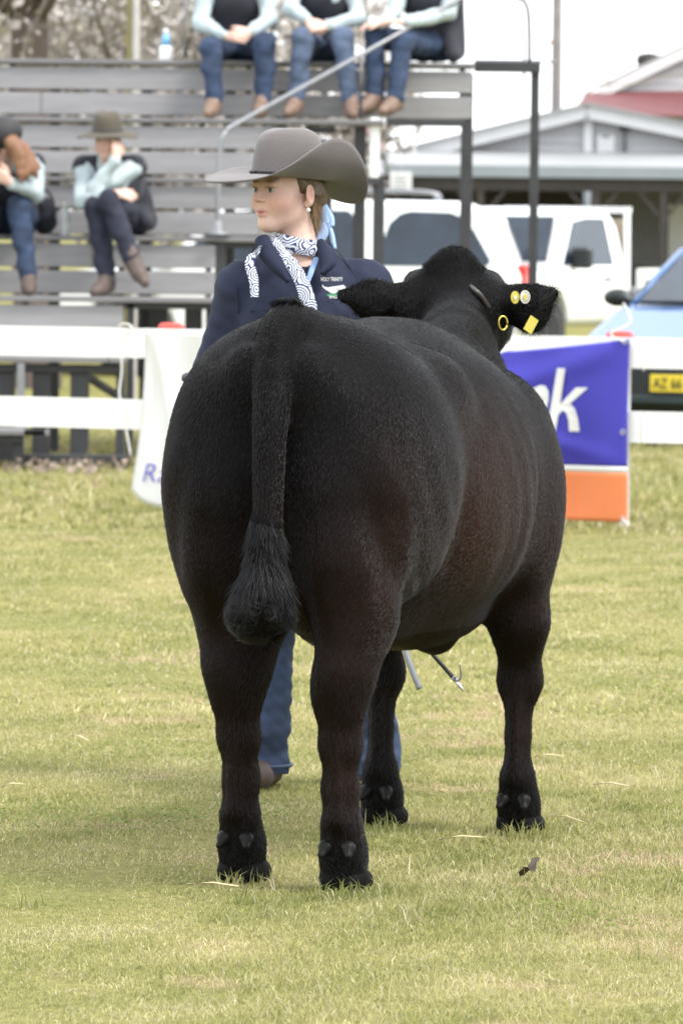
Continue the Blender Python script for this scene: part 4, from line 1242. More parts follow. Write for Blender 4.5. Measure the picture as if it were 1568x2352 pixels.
def hat(name, parent, c, fw, up, m, band, crown=(0.100, 0.082, 0.128), brim=(0.215, 0.185), lift=0.09, dip=0.012, flare=0.3, crease=0.022, thick_=0.0045, skew=0.0, dip_back=None, far=1.0):
    dip_back = dip if dip_back is None else dip_back
    fw = unit(fw); up = unit(np.asarray(up) - fw*np.dot(up, fw)); sd_ = np.cross(up, fw)
    def T(x, y, z): return np.asarray(c) + sd_*x + fw*y + up*z
    n = 72; m_ = 14; V = []; F = []
    for j in range(m_ + 1):
        t = j/m_
        for k in range(n):
            th_ = 2*math.pi*k/n; s_, co = math.sin(th_), math.cos(th_)
            ax = crown[1]*s_; ay = crown[0]*co
            q_ = math.sin(abs(((th_ + math.pi) % (2*math.pi)) - math.pi) - skew)          # curl strongest just behind the ears
            S = max(0.0, q_)**3.6*(1.0 if s_ > 0 else far)
            bx = brim[1]*s_*(1 - flare*S*t*t); by = brim[0]*co
            x = ax + (bx - ax)*t; y = ay + (by - ay)*t
            z = lift*S*t**1.7 - (dip if co > 0 else dip_back)*(abs(co)**2)*t*t
            V.append(T(x, y, z))
    for j in range(m_):
        for k in range(n): F.append((j*n+k, (j+1)*n+k, (j+1)*n+(k+1) % n, j*n+(k+1) % n))
    root = obj(name, (np.array(V), F), m, parent, True)
    md = root.modifiers.new('thickness', 'SOLIDIFY'); md.thickness = thick_; md.offset = 0
    prof = [(1.0, -0.004), (0.995, 0.02), (0.98, 0.25), (0.95, 0.46), (0.895, 0.66), (0.80, 0.82), (0.67, 0.93), (0.48, 0.99), (0.25, 1.0), (0.08, 0.995)]
    V = []; F = []
    for r_, z in prof:
        for k in range(n):
            th_ = 2*math.pi*k/n; s_, co = math.sin(th_), math.cos(th_)
            x = crown[1]*r_*s_; y = crown[0]*r_*co
            zz = crown[2]*z
            if z > 0.8:
                zz -= crease*math.exp(-(x/0.022)**2)*(z - 0.8)*5*(0.55 + 0.45*max(0, -co)) + 0.004*max(0, co)*(z - 0.8)*5
            pin = 1 - 0.10*max(0, (z - 0.35))*math.exp(-((abs(s_) - 0.75)/0.25)**2)*max(0, co)
            V.append(T(x*pin, y, zz))
    q = len(prof)
    for j in range(q - 1):
        for k in range(n): F.append((j*n+k, j*n+(k+1) % n, (j+1)*n+(k+1) % n, (j+1)*n+k))
    F.append(tuple(range((q-1)*n, q*n)))
    obj('crown', (np.array(V), F), m, root, True)
    pts = [T(crown[1]*1.012*math.sin(a), crown[0]*1.012*math.cos(a), 0.010) for a in np.linspace(0, 2*math.pi, 49)]
    obj('hat_band', tube(pts, 0.0048, 6, False), band, root, True)
    return root

def ribbon(path, widths, across, thick_=0.0025, n=6):
    """flat strip along a path; across: width direction per point or one vector"""
    P = smooth_path(path, n); W_ = np.interp(np.linspace(0, len(path)-1, len(P)), range(len(path)), widths)
    A = np.asarray(across, float)
    A = np.tile(A, (len(path), 1)) if A.ndim == 1 else A
    A = np.stack([np.interp(np.linspace(0, len(path)-1, len(P)), range(len(path)), A[:, i]) for i in range(3)], 1)
    V = []; F = []
    for i, p in enumerate(P):
        t = P[min(i+1, len(P)-1)] - P[max(i-1, 0)]; a = unit(A[i] - unit(t)*np.dot(A[i], unit(t))); nn = np.cross(unit(t), a)
        for q in (-1, -0.33, 0.33, 1):
            V.append(p + a*q*W_[i]/2 + nn*thick_*(1 - abs(q))*1.5)
    for i in range(len(P) - 1):
        for q in range(3): F.append((i*4+q, i*4+q+1, (i+1)*4+q+1, (i+1)*4+q))
    return np.array(V), F

# ------------------------------------------------------------------ spectators
def spectator(label, J, look, jeans='denim', boots='boot', hat_kind=None, jacket=False, hair='brown_hair', sleeve=0.92):
    lo = np.min([v for k_, v in J.items() if k_ not in ('toeL', 'toeR', 'palmL', 'palmR', 'dirL', 'dirR')], 0) - 0.24
    hi = np.max([v for k_, v in J.items() if k_ not in ('toeL', 'toeR', 'palmL', 'palmR', 'dirL', 'dirR')], 0) + 0.26
    base = (J['pelvis'][0], J['pelvis'][1], lo[2] + 0.15)
    t = thing('person', label, 'person', tuple(base), 'spectators seated on the stand')
    def torso(F_, g, k_=0.06, low=True):
        pv, ch, nk = J['pelvis'], J['chest'], J['neck']
        F_.ell(pv + (0, 0, 0.03), np.array((0.165, 0.125, 0.12)) + g, k_)
        F_.cone(pv + (0, 0, 0.06), ch, 0.125 + g, 0.135 + g, k_, flat=((0, 1, 0), 0.85))
        F_.cone(ch - (0.05, 0, 0), ch + (0.05, 0, 0), 0.13 + g, 0.13 + g, k_, flat=((0, 1, 0), 0.82))
        F_.cone(J['shL'], J['shR'], 0.065 + g, 0.065 + g, k_)
    def arm(F_, s, g, upto=1.0):
        sh, el, ha = J['sh' + s], J['el' + s], J['ha' + s]
        F_.cone(sh, el, 0.056 + g, 0.045 + g, 0.03)
        F_.cone(el, el + (ha - el)*upto, 0.045 + g, 0.032 + g, 0.02)
    def leg(F_, s, g, k_=0.03):
        F_.chain([J['hip' + s], J['kn' + s], J['an' + s]], [0.085 + g, 0.062 + g, 0.046 + g], k_)
    # body
    F_ = Field(lo, hi, 0.0085)
    torso(F_, -0.012)
    for s in 'LR': arm(F_, s, -0.008); leg(F_, s, -0.01)
    F_.cone(J['neck'] - (0, 0, 0.05), J['head'] - (0, 0, 0.04), 0.056, 0.052, 0.03)
    T, B = face(F_, J['head'], look)
    for s, sg in (('L', 1), ('R', -1)):
        hand(F_, J['ha' + s], J.get('dir' + s, J['ha' + s] - J['el' + s]), J.get('palm' + s, (0, 0, -1.0)), 0.55, sg)
        F_.cone(J['an' + s] - (0, 0, 0.02), J['an' + s] + unit(J['toe' + s])*0.09 - (0, 0, 0.065), 0.026, 0.018, 0.02)
    V, Fc = F_.skin()
    body_ = obj('body', (V, Fc), M['skin'], t, True)
    color_attr(body_.data, 'tone', skin_tones(V, T, B, J['head']))
    # shirt
    F_ = Field(lo, hi, 0.013); torso(F_, 0.0)
    for s in 'LR': arm(F_, s, 0.008, sleeve)
    F_.cone(J['neck'] - (0, 0.0, 0.03), J['neck'] + (0, -0.01, 0.03), 0.072, 0.066, 0.02)
    V, Fc = F_.skin(); n_, _ = normals(V, Fc)
    V = V + n_*(0.0065*vnoise(V, 30, 71) + 0.003*vnoise(V, 60, 74))[:, None]
    obj('jacket' if jacket else 'shirt', (V, Fc), M['shirt'], t, True)
    F_ = Field(lo, hi, 0.013); torso(F_, 0.016, 0.05)
    F_.ell(J['neck'] + (0, -0.09, 0.0), (0.055, 0.10, 0.13), 0.03, sub=True)
    for s in 'LR': F_.cone(J['sh' + s], J['el' + s], 0.062, 0.05, 0.02, sub=True)
    if jacket:
        for a, b, r0, r1 in jacket: F_.cone(a, b, r0, r1, 0.04)
    V, Fc = F_.skin(); n_, _ = normals(V, Fc)
    V = V + n_*(0.004*vnoise(V, 22, 72))[:, None]
    obj('vest', (V, Fc), M['vest'], t, True)
    # jeans
    F_ = Field(lo, hi, 0.013)
    F_.ell(J['pelvis'] - (0, 0, 0.01), (0.175, 0.135, 0.115), 0.04)
    for s in 'LR': leg(F_, s, 0.012, 0.025)
    V, Fc = F_.skin(); n_, _ = normals(V, Fc)
    V = V + n_*(0.007*vnoise(V, 26, 73) + 0.003*vnoise(V, 60, 75))[:, None]
    obj('jeans', (V, Fc), M[jeans], t, True)
    for s in 'LR':
        a = J['an' + s]; d_ = unit(J['toe' + s])
        F_ = Field(a - 0.32, a + 0.32, 0.011)
        sole = a - (0, 0, 0.055)
        F_.cone(a + unit(J['kn' + s] - a)*0.07, a - (0, 0, 0.0), 0.044, 0.050, 0.02)
        F_.cone(a, sole + d_*0.08, 0.046, 0.045, 0.03)
        F_.cone(sole - d_*0.035, sole + d_*0.10, 0.040, 0.042, 0.03)
        F_.cone(sole + d_*0.10, sole + d_*0.165 - (0, 0, 0.008), 0.044, 0.032, 0.02)
        obj('boot', F_.skin(), M[boots], t, True)
    # hair
    F_ = Field(J['head'] - 0.2, J['head'] + 0.2, 0.01)
    F_.ell(T(0, -0.03, 0.052), (0.079, 0.092, 0.082), 0.01)
    F_.cone(T(0, -0.08, 0.0), T(0, -0.075, -0.07), 0.045, 0.03, 0.03)
    obj('hair', F_.skin(), M[hair], t, True)
    if hat_kind == 'olive':
        hat('hat', t, T(0, -0.012, 0.072), unit(look) + np.array((0, 0, 0.02)), (0, 0, 1), M['olive_felt'], M['felt_band'], crown=(0.108, 0.094, 0.135), brim=(0.185, 0.205), lift=-0.045, dip=0.025, flare=0.05)
    return t, T

A = lambda x, y, d: at(x, y, d)
cam_toe = np.array((0, -1.0, -0.15))
J1 = dict(pelvis=A(541, 108, 38.42), chest=A(541, 0, 38.36), neck=A(541, -82, 38.34), head=A(541, -130, 38.30),
          shL=A(480, -62, 38.36), shR=A(602, -62, 38.36), elL=A(459, 52, 38.22), elR=A(620, 46, 38.22), haL=A(523, 84, 38.02), haR=A(575, 72, 38.02),
          hipL=A(514, 112, 38.40), hipR=A(568, 112, 38.40), knL=A(486, 112, 37.98), knR=A(610, 98, 37.98), anL=A(492, 232, 37.90), anR=A(603, 230, 37.92),
          toeL=cam_toe + (-0.25, 0, 0), toeR=cam_toe + (-0.15, 0, 0), dirL=(1, -0.35, -0.05), dirR=(-1, -0.35, -0.25), palmL=(0.2, 0.9, -0.3), palmR=(-0.2, 0.9, -0.4))
spectator('spectator at the left of the top row with clasped hands, navy vest and dark jeans', J1, (0.1, -1, -0.1))
J2 = dict(pelvis=A(748, 104, 38.42), chest=A(748, -4, 38.36), neck=A(748, -84, 38.34), head=A(748, -132, 38.30),
          shL=A(688, -66, 38.36), shR=A(810, -66, 38.36), elL=A(668, 22, 38.22), elR=A(822, 40, 38.22), haL=A(706, 46, 38.02), haR=A(752, 60, 38.0),
          hipL=A(722, 110, 38.40), hipR=A(776, 110, 38.40), knL=A(695, 90, 37.98), knR=A(786, 88, 37.98), anL=A(680, 230, 37.90), anR=A(806, 234, 37.92),
          toeL=cam_toe + (-0.35, 0, 0), toeR=cam_toe + (0.1, 0, 0), dirL=(0.7, -0.4, -0.5), dirR=(-1, -0.35, -0.1), palmL=(0.2, 0.6, -0.6), palmR=(-0.2, 0.6, -0.6))
spectator('spectator in the middle of the top row in faded jeans, hands resting on the knees', J2, (-0.1, -1, -0.1), 'denim_pale')
J3 = dict(pelvis=A(985, 102, 38.44), chest=A(988, 0, 38.36), neck=A(985, -80, 38.32), head=A(975, -128, 38.26),
          shL=A(925, -60, 38.34), shR=A(1048, -62, 38.38), elL=A(905, 35, 38.18), elR=A(1030, 30, 38.2), haL=A(872, 56, 37.98), haR=A(925, 52, 37.96),
          hipL=A(955, 108, 38.40), hipR=A(1008, 108, 38.42), knL=A(862, 82, 38.05), knR=A(922, 92, 37.98), anL=A(860, 222, 37.92), anR=A(908, 224, 37.86),
          toeL=cam_toe + (-0.55, 0.3, 0), toeR=cam_toe + (-0.45, 0.3, 0), dirL=(-0.8, -0.3, -0.1), dirR=(-0.9, -0.3, 0.1), palmL=(0, 0, -1), palmR=(0, 0.2, -1))
coat3 = [(A(1040, -20, 38.46), A(1048, 120, 38.30), 0.07, 0.06), (A(1020, 40, 38.42), A(1040, 128, 38.22), 0.07, 0.05)]
spectator('spectator at the right end of the top row with a navy jacket hanging beside them', J3, (-0.6, -1, -0.1), 'denim', 'boot', jacket=coat3)
J4 = dict(pelvis=A(26, 502, 36.66), chest=A(24, 420, 36.42), neck=A(14, 366, 36.30), head=A(6, 330, 36.18),
          shL=A(-38, 380, 36.38), shR=A(76, 378, 36.42), elL=A(-62, 440, 36.2), elR=A(86, 442, 36.26), haL=A(-18, 420, 36.06), haR=A(22, 418, 36.02),
          hipL=A(0, 506, 36.62), hipR=A(56, 506, 36.62), knL=A(-40, 478, 36.2), knR=A(42, 474, 36.2), anL=A(-28, 636, 36.08), anR=A(66, 636, 36.08),
          toeL=cam_toe, toeR=cam_toe + (0.1, 0, 0), dirL=(0.6, -0.5, 0.5), dirR=(-0.7, -0.4, 0.45), palmL=(0.3, 0.5, 0.3), palmR=(-0.3, 0.5, 0.3))
t4, T4 = spectator('spectator with long auburn hair and a black cap hunched forward at the left edge', J4, (-0.35, -0.8, -0.55), 'denim', 'boot_dark', hair='red_hair')
# long loose hair and a peaked cap
F_ = Field((-2.5, 35.85, 1.5), (-1.6, 36.6, 2.35), 0.011)
for x0, y0, x1, y1, dd in ((44, 335, 62, 412, 36.08), (52, 340, 78, 400, 36.12), (56, 345, 92, 388, 36.2), (38, 340, 50, 420, 36.04), (60, 345, 84, 408, 36.16)):
    F_.chain(smooth_path([A(x0 - 14, y0 - 14, dd), A(x0 + 6, y0 + 20, dd), A(x1, y1, dd - 0.03)], 3), [0.034, 0.038, 0.038, 0.036, 0.032, 0.026, 0.010], 0.02)
V, Fc = F_.skin(); n_, _ = normals(V, Fc)
obj('long_hair', (V + n_*(0.006*vnoise(V*np.array((1, 1, .2)), 70, 77))[:, None], Fc), M['red_hair'], t4, True)
F_ = Field(T4(0, 0, 0) - 0.36, T4(0, 0, 0) + 0.36, 0.011)
F_.ell(T4(0, -0.02, 0.07), (0.12, 0.128, 0.115), 0.01)
F_.ell(T4(0.055, -0.04, 0.075), (0.085, 0.08, 0.085), 0.03)
F_.cone(T4(-0.03, 0.10, 0.045), T4(0.03, 0.17, 0.03), 0.045, 0.04, 0.03, flat=((0, 0.4, 1), 0.25))
obj('cap', F_.skin(), M['cap_black'], t4, True)
J5 = dict(pelvis=A(286, 504, 36.68), chest=A(258, 424, 36.50), neck=A(250, 370, 36.44), head=A(247, 326, 36.37),
          shL=A(196, 384, 36.46), shR=A(312, 384, 36.48), elL=A(190, 462, 36.28), elR=A(222, 430, 36.24), haL=A(262, 444, 36.14), haR=A(266, 366, 36.22),
          hipL=A(262, 508, 36.62), hipR=A(312, 508, 36.66), knL=A(222, 474, 36.22), knR=A(252, 462, 36.12), anL=A(246, 640, 36.10), anR=A(304, 588, 36.0),
          toeL=cam_toe + (-0.5, 0, 0), toeR=np.array((0.45, -0.5, -0.55)), dirL=(0.9, -0.2, -0.1), dirR=(0.10, 0.2, 1.0), palmL=(0, 0.7, -0.7), palmR=(-0.6, 0.8, -0.1))
coat5 = [(A(318, 420, 36.58), A(336, 505, 36.62), 0.06, 0.075), (A(300, 470, 36.62), A(338, 512, 36.50), 0.08, 0.05)]
spectator('spectator in an olive felt hat resting one cheek on a hand, legs crossed', J5, (-0.35, -1, -0.15), 'denim_dark', 'boot_dark', 'olive', jacket=coat5)

# bottles and a bag on the boards
M['clear_plastic'] = mat('clear_plastic', (0.75, 0.78, 0.80), 0.12, 0.05, 20, trans=0.55, ior=1.2)
M['bottle_blue'] = mat('blue_plastic', (0.16, 0.40, 0.68), 0.4, 0.05, 20)
M['bottle_white'] = mat('white_plastic', (0.72, 0.72, 0.72), 0.4, 0.05, 20)
b = A(381, 134, 38.35); b[2] = TZ[0]
sb = thing('bottle', 'spray bottle with a pale blue neck standing on the top board', 'bottle', tuple(b))
obj('body', lathe([(0.042, 0), (0.045, 0.01), (0.045, 0.07), (0.034, 0.10)], b, 16), M['bottle_white'], sb, True)
obj('neck', lathe([(0.034, 0.10), (0.026, 0.15), (0.018, 0.18)], b, 16), M['bottle_blue'], sb, True)
obj('nozzle', lathe([(0.017, 0.181), (0.02, 0.20), (0.012, 0.215)], b, 14), M['bottle_white'], sb, True)
b = A(150, 528, 36.5); b[2] = TZ[3]
wb_ = thing('bottle', 'clear water bottle standing on the boards between the two lower spectators', 'bottle', tuple(b))
obj('body', lathe([(0.030, 0), (0.033, 0.006), (0.033, 0.07), (0.029, 0.075), (0.033, 0.08), (0.033, 0.14), (0.014, 0.18), (0.014, 0.19)], b, 18), M['clear_plastic'], wb_, True)
obj('cap', lathe([(0.016, 0.191), (0.016, 0.207), (0.014, 0.209)], b, 14), M['bottle_white'], wb_, True)
c = A(106, 492, 36.72); c[2] = TZ[3]
bg = thing('bag', 'black cloth bag slumped on the boards beside the capped spectator', 'bag', tuple(c))
F_ = Field(c - 0.25, c + (0.25, 0.25, 0.4), 0.01)
F_.ell(c + (0, 0, 0.09), (0.075, 0.10, 0.092), 0.03); F_.ell(c + (-0.01, 0, 0.17), (0.055, 0.08, 0.08), 0.04)
V, Fc = F_.skin(); n_, _ = normals(V, Fc)
V = V + n_*(0.006*vnoise(V, 35, 79))[:, None]; V[:, 2] = np.maximum(V[:, 2], c[2] + 0.002)
obj('sack', (V, Fc), M['vest'], bg, True)
obj('strap', tube(smooth_path([c + (-0.04, -0.03, 0.23), c + (0, -0.05, 0.29), c + (0.05, -0.06, 0.22), c + (0.06, -0.10, 0.09)], 5), 0.008, 6), M['vest'], bg, True)

# ================================================================== the handler
HD = 15.32
hb = np.array([-0.10, HD, 0.0])
hn = thing('person', 'handler in a broad grey cowboy hat and navy jacket standing behind the steer', 'person', tuple(hb))
Hh = dict(pelvis=np.array((-0.085, HD + 0.01, 0.94)), waist=np.array((-0.095, HD + 0.0, 1.08)), chest=np.array((-0.11, HD - 0.005, 1.25)), neck=np.array((-0.118, HD + 0.01, 1.44)),
          head=A(657, 446, HD - 0.005), shL=np.array((-0.272, HD + 0.015, 1.338)), shR=np.array((0.058, HD + 0.015, 1.345)),
          elL=np.array((-0.335, HD + 0.06, 1.10)), elR=np.array((0.135, HD - 0.04, 1.12)), haL=np.array((-0.345, HD - 0.10, 1.085)), haR=np.array((0.19, HD - 0.13, 1.15)))
foot = {'L': ground_at(612, 1800), 'R': ground_at(860, 1808)}
foot['L'][1] = HD - 0.06; foot['R'][1] = HD - 0.03
for s, hx in (('L', -0.165), ('R', -0.005)):
    Hh['hip' + s] = np.array((hx, HD + 0.01, 0.90)); Hh['an' + s] = foot[s] + np.array((0, 0.05, 0.10))
    Hh['kn' + s] = (Hh['hip' + s] + Hh['an' + s])/2 + np.array((0, -0.03, 0.02))
look = np.array((-math.sin(R(47)), -math.cos(R(47)), 0.02))
F_ = Field((-0.62, HD - 0.42, -0.02), (0.5, HD + 0.32, 1.52), 0.0085)
F_.ell(Hh['pelvis'], (0.155, 0.105, 0.12), 0.05)
F_.chain([Hh['pelvis'], Hh['waist'], Hh['chest']], [0.12, 0.105, 0.125], 0.05, flat=((0, 1, 0), 0.8))
F_.cone(Hh['shL'], Hh['shR'], 0.055, 0.055, 0.06); F_.ell(Hh['chest'] + (0, -0.04, 0.0), (0.14, 0.09, 0.10), 0.06)
F_.cone(Hh['neck'] - (0, 0, 0.06), Hh['neck'] + (0, -0.01, 0.03), 0.062, 0.044, 0.05)
for s, sg in (('L', 1), ('R', -1)):
    F_.chain([Hh['sh' + s], Hh['el' + s], Hh['ha' + s]], [0.05, 0.04, 0.026], 0.03)
    hand(F_, Hh['ha' + s], unit(Hh['ha' + s] - Hh['el' + s]), (0.3 if s == 'L' else -0.3, -0.2, -1), 1.0, sg)
    F_.chain([Hh['hip' + s], Hh['kn' + s], Hh['an' + s]], [0.082, 0.056, 0.04], 0.03)
    F_.cone(Hh['an' + s] - (0, 0, 0.04), Hh['an' + s] + (0, -0.10, -0.065), 0.028, 0.018, 0.02)
bodyvf = F_.skin()
F_ = Field(Hh['head'] - np.array((0.16, 0.16, 0.24)), Hh['head'] + np.array((0.16, 0.16, 0.17)), 0.0026)
T, B = face(F_, Hh['head'], look, sc=0.93)
F_.cone(T(0, -0.025, -0.045), Hh['neck'] + (0, -0.005, 0.0), 0.046, 0.050, 0.03)
headvf = F_.skin()
V, Fc = join_vf(bodyvf, headvf)
hbody = obj('body', (V, Fc), M['skin'], hn, True)
color_attr(hbody.data, 'tone', skin_tones(V, T, B, Hh['head'], 0.93))
eyes(hbody, T)
# hair under the hat, nape and a few loose strands
F_ = Field(Hh['head'] - 0.2, Hh['head'] + 0.2, 0.006)
F_.ell(T(0, -0.030, 0.050), np.array((0.080, 0.092, 0.087))*0.93, 0.01, B)
F_.ell(T(0, 0.03, 0.095), np.array((0.066, 0.066, 0.045))*0.93, 0.02, B)
for s in (-1, 1):
    F_.cone(T(s*0.066, 0.006, 0.055), T(s*0.072, 0.001, 0.022), 0.016, 0.010, 0.015)
    F_.cone(T(s*0.05, -0.075, 0.0), T(s*0.03, -0.075, -0.085), 0.03, 0.02, 0.03)
F_.cone(T(0, -0.10, 0.0), T(0, -0.095, -0.09), 0.035, 0.022, 0.03)
V, Fc = F_.skin(); n_, _ = normals(V, Fc)
hair_o = obj('hair', (V + n_*(0.0018*vnoise(V, 120, 81))[:, None], Fc), mat('light_brown_hair', (0.10, 0.065, 0.038), 0.45, 0.4, 60, 0.4, 90), hn, True)
rgh = np.random.default_rng(5); ss = []
for k in range(60):
    s0 = T(rgh.uniform(-0.078, -0.07) if k < 26 else rgh.uniform(0.05, 0.085), rgh.uniform(-0.02, 0.03) if k < 26 else rgh.uniform(-0.07, -0.03), rgh.uniform(0.0, 0.04) if k < 26 else rgh.uniform(-0.04, 0.0))
    dz = rgh.uniform(0.11, 0.17) if k < 26 else rgh.uniform(0.05, 0.12)
    e_ = s0 + (rgh.normal()*0.006 - (0.016 if k < 26 else -0.006), rgh.normal()*0.006, -dz)
    m_ = (s0 + e_)/2 + rgh.normal(size=3)*0.006
    ss.append(np.array(smooth_path([s0, m_, e_], 4)))
hair_object('loose_strands', np.stack(ss), 0.0006, np.tile(np.array((0.30, 0.20, 0.11)), (60, 1)), hair_o, M['coat'])
# earring
f_e = T(0.088, -0.008, -0.045)
obj('earring', (lambda c_: lathe([(0.001, -0.006), (0.0042, -0.0042), (0.006, 0), (0.0042, 0.0042), (0.001, 0.006)], c_, 14))(f_e), mat('pearl', (0.8, 0.77, 0.72), 0.2, 0.02, 10, coat=0.5), hn, True)
# hat, tipped a little back
hat_fw = unit(np.array((-math.sin(R(54)), -math.cos(R(54)), 0.065)))
hat('hat', hn, A(661, 409, HD), hat_fw, (0, 0, 1.0), M['felt'], M['felt_band'], crown=(0.104, 0.091, 0.137), brim=(0.225, 0.212), lift=0.112, crease=0.012, dip=0.030, dip_back=0.052, flare=0.20, skew=0.24, far=0.30)
# jacket
def jk(F_, g):
    F_.ell(Hh['pelvis'] + (0, 0, 0.03), np.array((0.165, 0.118, 0.12)) + g, 0.05)
    F_.chain([Hh['pelvis'], Hh['waist'], Hh['chest']], [0.135 + g, 0.128 + g, 0.142 + g], 0.05, flat=((0, 1, 0), 0.82))
    F_.cone(Hh['shL'], Hh['shR'], 0.062 + g, 0.062 + g, 0.07); F_.ell(Hh['chest'] + (0, -0.035, 0.0), np.array((0.155, 0.10, 0.11)) + g, 0.07)
    F_.cone(Hh['neck'] - (0, -0.01, 0.11), Hh['neck'] - (0, -0.015, 0.02), 0.115 + g, 0.085 + g, 0.06)
    for s in 'LR': F_.cone(Hh['neck'] - (0, -0.015, 0.045), Hh['sh' + s] + (0, 0, 0.012), 0.062 + g, 0.055 + g, 0.05)
    for s in 'LR': F_.chain([Hh['sh' + s] + (0, 0, 0.003), Hh['el' + s], Hh['ha' + s]], [0.068 + g, 0.060 + g, 0.046 + g], 0.035)
F_ = Field((-0.62, HD - 0.42, 0.75), (0.5, HD + 0.32, 1.56), 0.0075)
jk(F_, 0.0)
F_.cone(Hh['neck'] + (0, 0, 0.10), Hh['neck'] + (0.0, -0.005, -0.02), 0.085, 0.066, 0.015, sub=True)
F_.cone(Hh['neck'] + (0.015, -0.10, 0.02), Hh['neck'] + (0.035, -0.13, -0.095), 0.050, 0.012, 0.015, sub=True)
V, Fc = F_.skin(); n_, _ = normals(V, Fc)
wr = np.exp(-((V[:, 2] - 1.12)/0.14)**2)
V = V + n_*(0.0062*vnoise(V*np.array((1, 1, 0.6)), 22, 83)*(0.45 + wr) + 0.0022*vnoise(V, 55, 84))[:, None]
jacket_o = obj('jacket', (V, Fc), M['navy'], hn, True)
def on_jacket(px, py, off=0.004):
    """front surface of the jacket under a photo point: nearest facing vertex"""
    q = A(px, py, HD)
    d_ = np.hypot(V[:, 0] - q[0]*(V[:, 1]/HD), V[:, 2] - (1.52 + (q[2] - 1.52)*(V[:, 1]/HD))) + np.where(n_[:, 1] < 0, 0, 1)
    i_ = np.argsort(d_)[:6]
    return np.array((q[0]*V[i_, 1].mean()/HD, V[i_, 1].min() - off, 1.52 + (q[2] - 1.52)*V[i_, 1].mean()/HD))
# collar: a band around the back of the neck with two flaps folded open
nk = Hh['neck']
def colr(a, z, r_): return nk + np.array((math.sin(a)*r_, 0.012 - math.cos(a)*r_*0.92, z))
Vc = []; Fx = []; AN = np.linspace(0.55, 2*math.pi - 0.75, 40)
for i, a in enumerate(AN):
    e_ = min(1, min(i, len(AN)-1-i)/9)
    Vc += [colr(a, -0.045 - 0.02*(1-e_), 0.083), colr(a, 0.028*(0.3+0.7*e_), 0.081), colr(a, 0.034*(0.3+0.7*e_), 0.088), colr(a, -0.03 - 0.035*(1 - e_), 0.106 + 0.03*(1 - e_)), colr(a, -0.055 - 0.03*(1-e_), 0.11 + 0.02*(1 - e_))]
for i in range(len(AN) - 1):
    for q in range(4): Fx.append((i*5+q, i*5+q+1, (i+1)*5+q+1, (i+1)*5+q))
thick(obj('collar', (np.array(Vc), Fx), M['navy'], jacket_o, True), 0.004)
# folded lapel on the viewer's left and the open flap on the right
lap = [A(600, 546, HD - 0.10), A(614, 580, HD - 0.128), A(640, 615, HD - 0.148), A(664, 648, HD - 0.155)]
thick(obj('lapel', ribbon(lap, [0.035, 0.048, 0.036, 0.008], (1, 0, 0.55), 0.010), M['navy'], jacket_o, True), 0.004)
lap = [A(736, 556, HD - 0.085), A(748, 582, HD - 0.118), A(752, 606, HD - 0.135), A(738, 632, HD - 0.15)]
thick(obj('lapel', ribbon(lap, [0.022, 0.044, 0.046, 0.006], (1, 0, 0.25), 0.010), M['navy'], jacket_o, True), 0.004)
seam_m = mat('dark_seam', (0.010, 0.012, 0.026), 0.8)
for path in ([(775, 575), (800, 610), (825, 650), (838, 690)], [(590, 560), (560, 610), (545, 660), (548, 720)], [(575, 715), (610, 712), (650, 712)]):
    P_ = [on_jacket(x, y, -0.0005) for x, y in path]
    obj('seam', tube(smooth_path(P_, 4), 0.0016, 5), seam_m, jacket_o, True)
# shirt showing in the open neck
obj('shirt_collar', ribbon([A(726, 592, HD - 0.085), A(716, 620, HD - 0.12), A(706, 648, HD - 0.135)], [0.016, 0.016, 0.012], (1, 0, 0.3)), mat('light_blue_cotton', (0.27, 0.40, 0.66), 0.8), hn, True)
# embroidered school badge
M['thread'] = mat('white_thread', (0.8, 0.8, 0.8), 0.7, 0.05, 40)
def badge_text(s, px, py, hpx, wpx, name):
    Vt, Ft = text_vf(s, 0.02, 0, 0.0003, 0.0006, 'LEFT')
    w0, w1, h1 = Vt[:, 0].min(), Vt[:, 0].max(), Vt[:, 1].max()
    c0, c1 = on_jacket(px, py), on_jacket(px + wpx, py)
    dpx = HD/F_PX
    out = []
    for v in Vt:
        u = (v[0] - w0)/(w1 - w0)
        p = c0 + (c1 - c0)*u
        out.append((p[0], min(c0[1], c1[1]) - 0.003 - v[2], p[2] + v[1]/h1*hpx*dpx))
    obj(name, (np.array(out), Ft), M['thread'], jacket_o)
badge_text('HOLY TRINITY', 737, 645, 8.5, 50, 'badge_lettering')
badge_text('SHOW', 756, 685, 6.5, 28, 'badge_lettering')
c = on_jacket(764, 661, 0.006)
k_ = HD/F_PX
out = [(-24, 8), (-20, 3), (-12, 1), (0, 3), (14, 5), (24, 7), (30, 2), (27, -4), (20, -6), (10, -9), (5, -14), (3, -20), (-1, -20), (-3, -12), (-10, -8), (-18, -3), (-24, 3)]
Vb = np.array([(c[0] + x*k_, c[1] - q, c[2] + z*k_) for q in (0, 0.0015) for x, z in out]); nb = len(out)
obj('badge_emblem', (Vb, [tuple(range(nb, 2*nb)), tuple(range(nb))[::-1]] + [(i, (i+1) % nb, (i+1) % nb + nb, i + nb) for i in range(nb)]), M['thread'], jacket_o)
cg = on_jacket(766, 678, 0.006)
obj('badge_emblem', disc(cg, 16*k_, 4*k_, 0.002), mat('green_thread', (0.05, 0.30, 0.13), 0.7), jacket_o)
